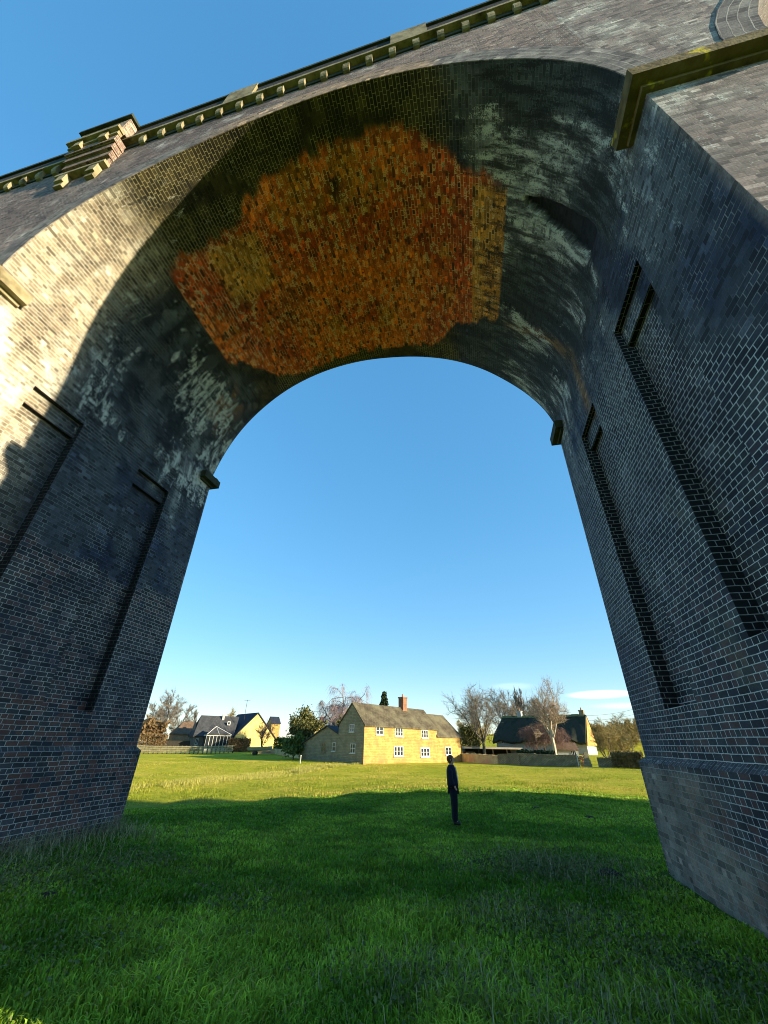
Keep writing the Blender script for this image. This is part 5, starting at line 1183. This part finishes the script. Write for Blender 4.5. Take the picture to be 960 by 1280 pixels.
    for s, ox in ((1, -.045), (-1, .035)):
        chain('shoe', [(ox-.05, s*.095, .045), (ox+.05, s*.097, .045), (ox+.17, s*.105, .03)], [(0, 1), (1, 2)], [(.045, .05), (.045, .05), (.03, .04)], shoe, root, 0, 2)
person()

# ------------------------------------------------------------------ grass and weeds
def blade_mesh(name, n, sampler, hfun, wfun, mats_attr, label, cat, bend=.5, mat=None):
    xs, ys = sampler(n); n = len(xs); z = ground(xs, ys)+(fbm(xs*1.9, ys*1.9, 3, 3)-.5)*.07
    h = hfun(xs, ys); w = wfun(xs, ys); a = RNG.random(n)*2*PI; la = RNG.random(n)*2*PI; ln = h*bend*(.3+.9*RNG.random(n))
    ca, sa = np.cos(a)*w, np.sin(a)*w; lx, ly = np.cos(la)*ln, np.sin(la)*ln
    V_ = np.empty((n, 5, 3))
    V_[:, 0] = np.stack([xs-ca, ys-sa, z-.02], 1); V_[:, 1] = np.stack([xs+ca, ys+sa, z-.02], 1)
    V_[:, 2] = np.stack([xs+ca*.8+lx*.35, ys+sa*.8+ly*.35, z+h*.6], 1); V_[:, 3] = np.stack([xs-ca*.8+lx*.35, ys-sa*.8+ly*.35, z+h*.6], 1)
    V_[:, 4] = np.stack([xs+lx, ys+ly, z+h*(.98-.25*bend)], 1)
    me = bpy.data.meshes.new(name); me.vertices.add(n*5); me.vertices.foreach_set('co', V_.astype(np.float32).ravel())
    base = np.arange(n)*5; q = np.stack([base, base+1, base+2, base+3], 1); t = np.stack([base+3, base+2, base+4], 1)
    loops = np.concatenate([q, t], 1).ravel(); me.loops.add(n*7); me.loops.foreach_set('vertex_index', loops.astype(np.int32))
    me.polygons.add(n*2); st = np.empty(n*2, np.int32); st[0::2] = np.arange(n)*7; st[1::2] = np.arange(n)*7+4
    me.polygons.foreach_set('loop_start', st)
    tot = np.empty(n*2, np.int32); tot[0::2] = 4; tot[1::2] = 3
    try: me.polygons.foreach_set('loop_total', tot)
    except Exception: pass
    me.update(calc_edges=True); me.validate()
    col = mats_attr(xs, ys); c = np.ones((n, 5, 4), np.float32); c[:, :, :3] = col[:, None, :]; c[:, 0:2, :3] *= 1.
    at_ = me.attributes.new('tint', 'FLOAT_COLOR', 'POINT'); at_.data.foreach_set('color', c.ravel())
    me.materials.append(mat or GRASS); o = bpy.data.objects.new(name, me); COL.objects.link(o); tag(o, label, cat, kind='stuff'); return o
GRASS, nt, bs, L = newmat('grass_blade')
tn = N(nt, 'ShaderNodeAttribute', attribute_name='tint'); L.new(tn.outputs['Color'], bs.inputs['Base Color']); bs.inputs['Roughness'].default_value = .6; bs.inputs['Specular IOR Level'].default_value = .25
tr_ = N(nt, 'ShaderNodeBsdfTranslucent'); L.new(tn.outputs['Color'], tr_.inputs[0]); mx = N(nt, 'ShaderNodeMixShader'); mx.inputs[0].default_value = .3
L.new(bs.outputs[0], mx.inputs[1]); L.new(tr_.outputs[0], mx.inputs[2]); L.new(mx.outputs[0], nt.nodes['Material Output'].inputs[0])
def outside_piers(x, y):
    k = (np.abs(np.abs(x)-(R+PT/2)) < PT/2+.3) & (y > -.13) & (y < D+.13); return ~k
def near_sampler(n):
    r = 1.0*(26/1.0)**(RNG.random(n)**.85); a = YAW+PI/2+(RNG.random(n)-.5)*math.radians(118)
    x = CAM[0]+np.cos(a)*r; y = CAM[1]+np.sin(a)*r; k = outside_piers(x, y); return x[k], y[k]
def gh(x, y):
    c = fbm(x*1.1, y*1.1, 7., 3); r = np.hypot(x-CAM[0], y-CAM[1]); return (.03+.085*sstep(.35, .75, c)*sstep(14, 3, r)+.03*RNG.random(len(x)))*(.6+.8*RNG.random(len(x)))
def gw(x, y): r = np.hypot(x-CAM[0], y-CAM[1]); return .0018+.0011*r
def gcol(x, y):
    c = fbm(x*.5, y*.5, 11., 3); c2 = fbm(x*2.3, y*2.3, 5., 3); q = RNG.random(len(x))
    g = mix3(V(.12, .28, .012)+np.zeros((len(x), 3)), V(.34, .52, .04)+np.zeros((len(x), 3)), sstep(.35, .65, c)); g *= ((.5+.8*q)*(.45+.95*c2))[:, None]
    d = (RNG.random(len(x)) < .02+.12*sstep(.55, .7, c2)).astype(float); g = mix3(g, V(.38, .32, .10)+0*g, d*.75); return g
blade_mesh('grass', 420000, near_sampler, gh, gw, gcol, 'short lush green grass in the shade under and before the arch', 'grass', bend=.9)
def far_sampler(n):
    x = RNG.uniform(-45, 30, n); y = 20+37*RNG.random(n)**1.2; return x, y
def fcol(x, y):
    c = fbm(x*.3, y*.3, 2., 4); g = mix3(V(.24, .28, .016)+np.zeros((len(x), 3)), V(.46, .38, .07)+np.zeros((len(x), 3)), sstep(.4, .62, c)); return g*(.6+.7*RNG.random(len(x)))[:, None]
blade_mesh('tussock_grass', 110000, far_sampler, lambda x, y: (.04+.12*sstep(.42, .7, fbm(x*.45, y*.45, 2., 4)))*(.6+.8*RNG.random(len(x))), lambda x, y: .012+.0*x, fcol, 'sunlit yellow-green tussocky grass of the far field', 'grass', bend=.8)
# rushes band on the left of the far field
cR = at(318, 957, 48); 
def rush_sampler(n):
    t = RNG.random(n); a = at(215, 962, 40); b = at(420, 955, 52); x = a[0]*(1-t)+b[0]*t; y = a[1]*(1-t)+b[1]*t; k = RNG.normal(0, 1, n); x = x+k*.6; y = y+k*5.0
    m = fbm(x*.5, y*.5, 21., 3) > .42; return x[m], y[m]
blade_mesh('rushes', 26000, rush_sampler, lambda x, y: .12+.22*RNG.random(len(x)), lambda x, y: .009+0*x, lambda x, y: (V(.44, .40, .09)*(.5+.9*RNG.random(len(x)))[:, None]), 'band of taller straw-green rushes crossing the left of the far field', 'rushes', bend=.35)
# dry stalks by the left pier, and in the right foreground
def dry_left(n):
    x = -5.95+RNG.exponential(.55, n)+0; y = RNG.uniform(1.2, 7.7, n); k = (RNG.random(n) < .9); return x[k], y[k]
blade_mesh('dead_stalks', 3000, dry_left, lambda x, y: .12+.36*RNG.random(len(x))**1.5, lambda x, y: .0045+.0*x, lambda x, y: (V(.42, .38, .20)*(.3+.9*RNG.random(len(x)))[:, None]), 'pale dead grass stalks along the foot of the left brick pier', 'dead grass', bend=.9)
def dry_right(n):
    c = [at(720, 1080, 9.5), at(660, 1130, 6.9), at(800, 1190, 5.3), at(730, 1250, 4.2), at(560, 1180, 5.), at(690, 1075, 10.5)]; i = RNG.integers(0, len(c), n); s = np.array([.8, .6, .5, .3, .5, .9])[i]
    x = np.array([q[0] for q in c])[i]+RNG.normal(0, 1, n)*s; y = np.array([q[1] for q in c])[i]+RNG.normal(0, 1, n)*s*.6; k = outside_piers(x, y) & (x < 5.8); return x[k], y[k]
blade_mesh('dead_stems', 2200, dry_right, lambda x, y: .10+.22*RNG.random(len(x))**2, lambda x, y: .0028+.0*x, lambda x, y: (V(.42, .38, .24)*(.3+.9*RNG.random(len(x)))[:, None]), 'scattered dry stems in the grass towards the right-hand pier', 'dead stems', bend=.7)
# low broad-leaved weeds in the worn patches
def weed_patches():
    C = []
    for (px, py, L_, sd, n) in ((705, 1080, 9.8, 1.0, 2600), (650, 1085, 9.6, .8, 1500), (860, 1150, 6.2, .5, 1400), (560, 1195, 5.0, .5, 900), (690, 1130, 6.9, .7, 1500), (800, 1230, 4.4, .4, 900), (40, 1090, 9.6, .8, 2200), (180, 1060, 9.8, .6, 900), (300, 1100, 7.5, .5, 500), (120, 1190, 6.2, .6, 600)):
        p = at(px, py, L_); x = p[0]+RNG.normal(0, sd, n); y = p[1]+RNG.normal(0, sd*.7, n); k = outside_piers(x, y); x, y = x[k], y[k]; C.append(np.stack([x, y, ground(x, y)+(fbm(x*1.9, y*1.9, 3, 3)-.5)*.07+.02+.09*RNG.random(len(x))**1.5], 1))
    q = leafquads(np.concatenate(C), .022); o = soup('low_weeds', q, noisy('weed_leaves', (.02, .035, .012), (.12, .16, .05), 3., bump=0, c3=(.16, .13, .08))); tag(o, 'dark low weeds and nettles in the worn patches by both piers', 'weeds', kind='stuff')
weed_patches()
# molehills
SOIL = noisy('turned_soil', (.012, .009, .006), (.045, .033, .02), 12., bump=.04)
def mole(px, L, r, label):
    p = at(px, 1000, L); x, y = p[0], p[1]; z = gz(x, y)+float((fbm(np.array([x*1.9]), np.array([y*1.9]), 3, 3)[0]-.5)*.07)
    bm = bmesh.new(); bmesh.ops.create_icosphere(bm, subdivisions=4, radius=1)
    for v_ in bm.verts:
        c = v_.co; n_ = 1+.35*(float(vnoise(np.array([c.x*3+px]), np.array([c.y*3]), np.array([c.z*3]))[0])-.5)+.18*(float(vnoise(np.array([c.x*9+px]), np.array([c.y*9]), np.array([c.z*9]))[0])-.5)
        v_.co = Vector((c.x*r*n_, c.y*r*n_*.8, c.z*r*.42*n_))
    me = bpy.data.meshes.new('molehill'); bm.to_mesh(me); bm.free(); me.materials.append(SOIL); o = bpy.data.objects.new('molehill', me); COL.objects.link(o); o.location = (x, y, z-.01); tag(o, label, 'molehill', 'molehills of dark soil in the field')
for a in ((100, 8.4, .13, 'dark molehill in the grass before the left pier'), (742, 9.9, .2, 'larger dark molehill near the right-hand pier'), (732, 17.5, .16, 'far small molehill near the edge of the shadow on the right'), (668, 18.5, .16, 'far molehill right of the standing person')): mole(*a)

# ------------------------------------------------------------------ sky, sun, camera
wd = bpy.data.worlds.new('World'); scn.world = wd; wd.use_nodes = True; nt = wd.node_tree; L = nt.links; bg = nt.nodes['Background']
sk = N(nt, 'ShaderNodeTexSky', sky_type='NISHITA', sun_disc=False); el = math.asin(SUN[2]); sk.sun_elevation = el; sk.sun_rotation = math.atan2(SUN[0], SUN[1])
sk.air_density = 1.0; sk.dust_density = .15; sk.ozone_density = 4.0; sk.altitude = 100
tc = N(nt, 'ShaderNodeTexCoord'); sx = N(nt, 'ShaderNodeSeparateXYZ'); L.new(tc.outputs['Generated'], sx.inputs[0])
mp = N(nt, 'ShaderNodeMapping'); mp.inputs['Scale'].default_value = (7, 7, 60); L.new(tc.outputs['Generated'], mp.inputs[0])
nz = N(nt, 'ShaderNodeTexNoise', i_Scale=1.0, i_Detail=5.0, i_Roughness=.55); L.new(mp.outputs[0], nz.inputs['Vector'])
def cloud(px, py, hw, hh, amp):
    d = ray(px, py); d /= np.linalg.norm(d); n = N(nt, 'ShaderNodeVectorMath', operation='SUBTRACT'); L.new(tc.outputs['Generated'], n.inputs[0]); n.inputs[1].default_value = tuple(d)
    m_ = N(nt, 'ShaderNodeVectorMath', operation='MULTIPLY'); L.new(n.outputs[0], m_.inputs[0]); m_.inputs[1].default_value = (1/hw, 1/hw, 1/hh)
    l = N(nt, 'ShaderNodeVectorMath', operation='LENGTH'); L.new(m_.outputs[0], l.inputs[0])
    k = N(nt, 'ShaderNodeMapRange', interpolation_type='SMOOTHSTEP'); k.inputs['From Min'].default_value = 1; k.inputs['From Max'].default_value = .3; L.new(l.outputs['Value'], k.inputs[0])
    s_ = N(nt, 'ShaderNodeMapRange'); s_.inputs['From Min'].default_value = .2; s_.inputs['From Max'].default_value = .5; L.new(nz.outputs[0], s_.inputs[0])
    return mth(nt, 'MULTIPLY', mth(nt, 'MULTIPLY', k.outputs[0], s_.outputs[0]), amp)
cl = None
for q in ((752, 868, .078, .0095, 1.0), (640, 858, .06, .010, .10), (775, 882, .07, .008, .2)):
    c_ = cloud(*q); cl = c_ if cl is None else mth(nt, 'MAXIMUM', cl, c_)
gm = N(nt, 'ShaderNodeGamma'); gm.inputs['Gamma'].default_value = .46; L.new(sk.outputs[0], gm.inputs['Color'])
sat = N(nt, 'ShaderNodeHueSaturation'); sat.inputs['Saturation'].default_value = 1.68; sat.inputs['Value'].default_value = 1.06; L.new(gm.outputs[0], sat.inputs['Color'])
cc = mixc(nt, sat.outputs[0], (4.0, 4.2, 4.4, 1), cl); L.new(cc, bg.inputs[0]); bg.inputs[1].default_value = .15
sl = bpy.data.lights.new('sun', 'SUN'); sl.energy = 3.2; sl.angle = math.radians(.55); sl.color = (1, .87, .61); so = bpy.data.objects.new('sun', sl); COL.objects.link(so)
so.rotation_euler = Vector(SUN).to_track_quat('Z', 'Y').to_euler(); so.location = (40, -10, 30)
cd = bpy.data.cameras.new('camera'); cam = bpy.data.objects.new('camera', cd); COL.objects.link(cam); scn.camera = cam
cd.sensor_fit = 'HORIZONTAL'; cd.sensor_width = 36; cd.lens = 36*F/960; cd.clip_start = .05; cd.clip_end = 3000
e = 1e-3; f0 = ray(480, 640); rx = ray(480+F*e, 640)-f0; uy = ray(480, 640-F*e)-f0; rx /= np.linalg.norm(rx); uy /= np.linalg.norm(uy); bk = -f0/np.linalg.norm(f0)
M = Matrix.Identity(4)
for i in range(3): M[i][0] = rx[i]; M[i][1] = uy[i]; M[i][2] = bk[i]; M[i][3] = CAM[i]
cam.matrix_world = M
vs = scn.view_settings; vs.view_transform = 'Standard'; vs.look = 'None'; vs.gamma = 1; vs.use_curve_mapping = False; vs.exposure = 1.88
scn.cycles.filter_width = 1.0; scn.cycles.max_bounces = 6; scn.cycles.diffuse_bounces = 4; scn.cycles.use_denoising = True
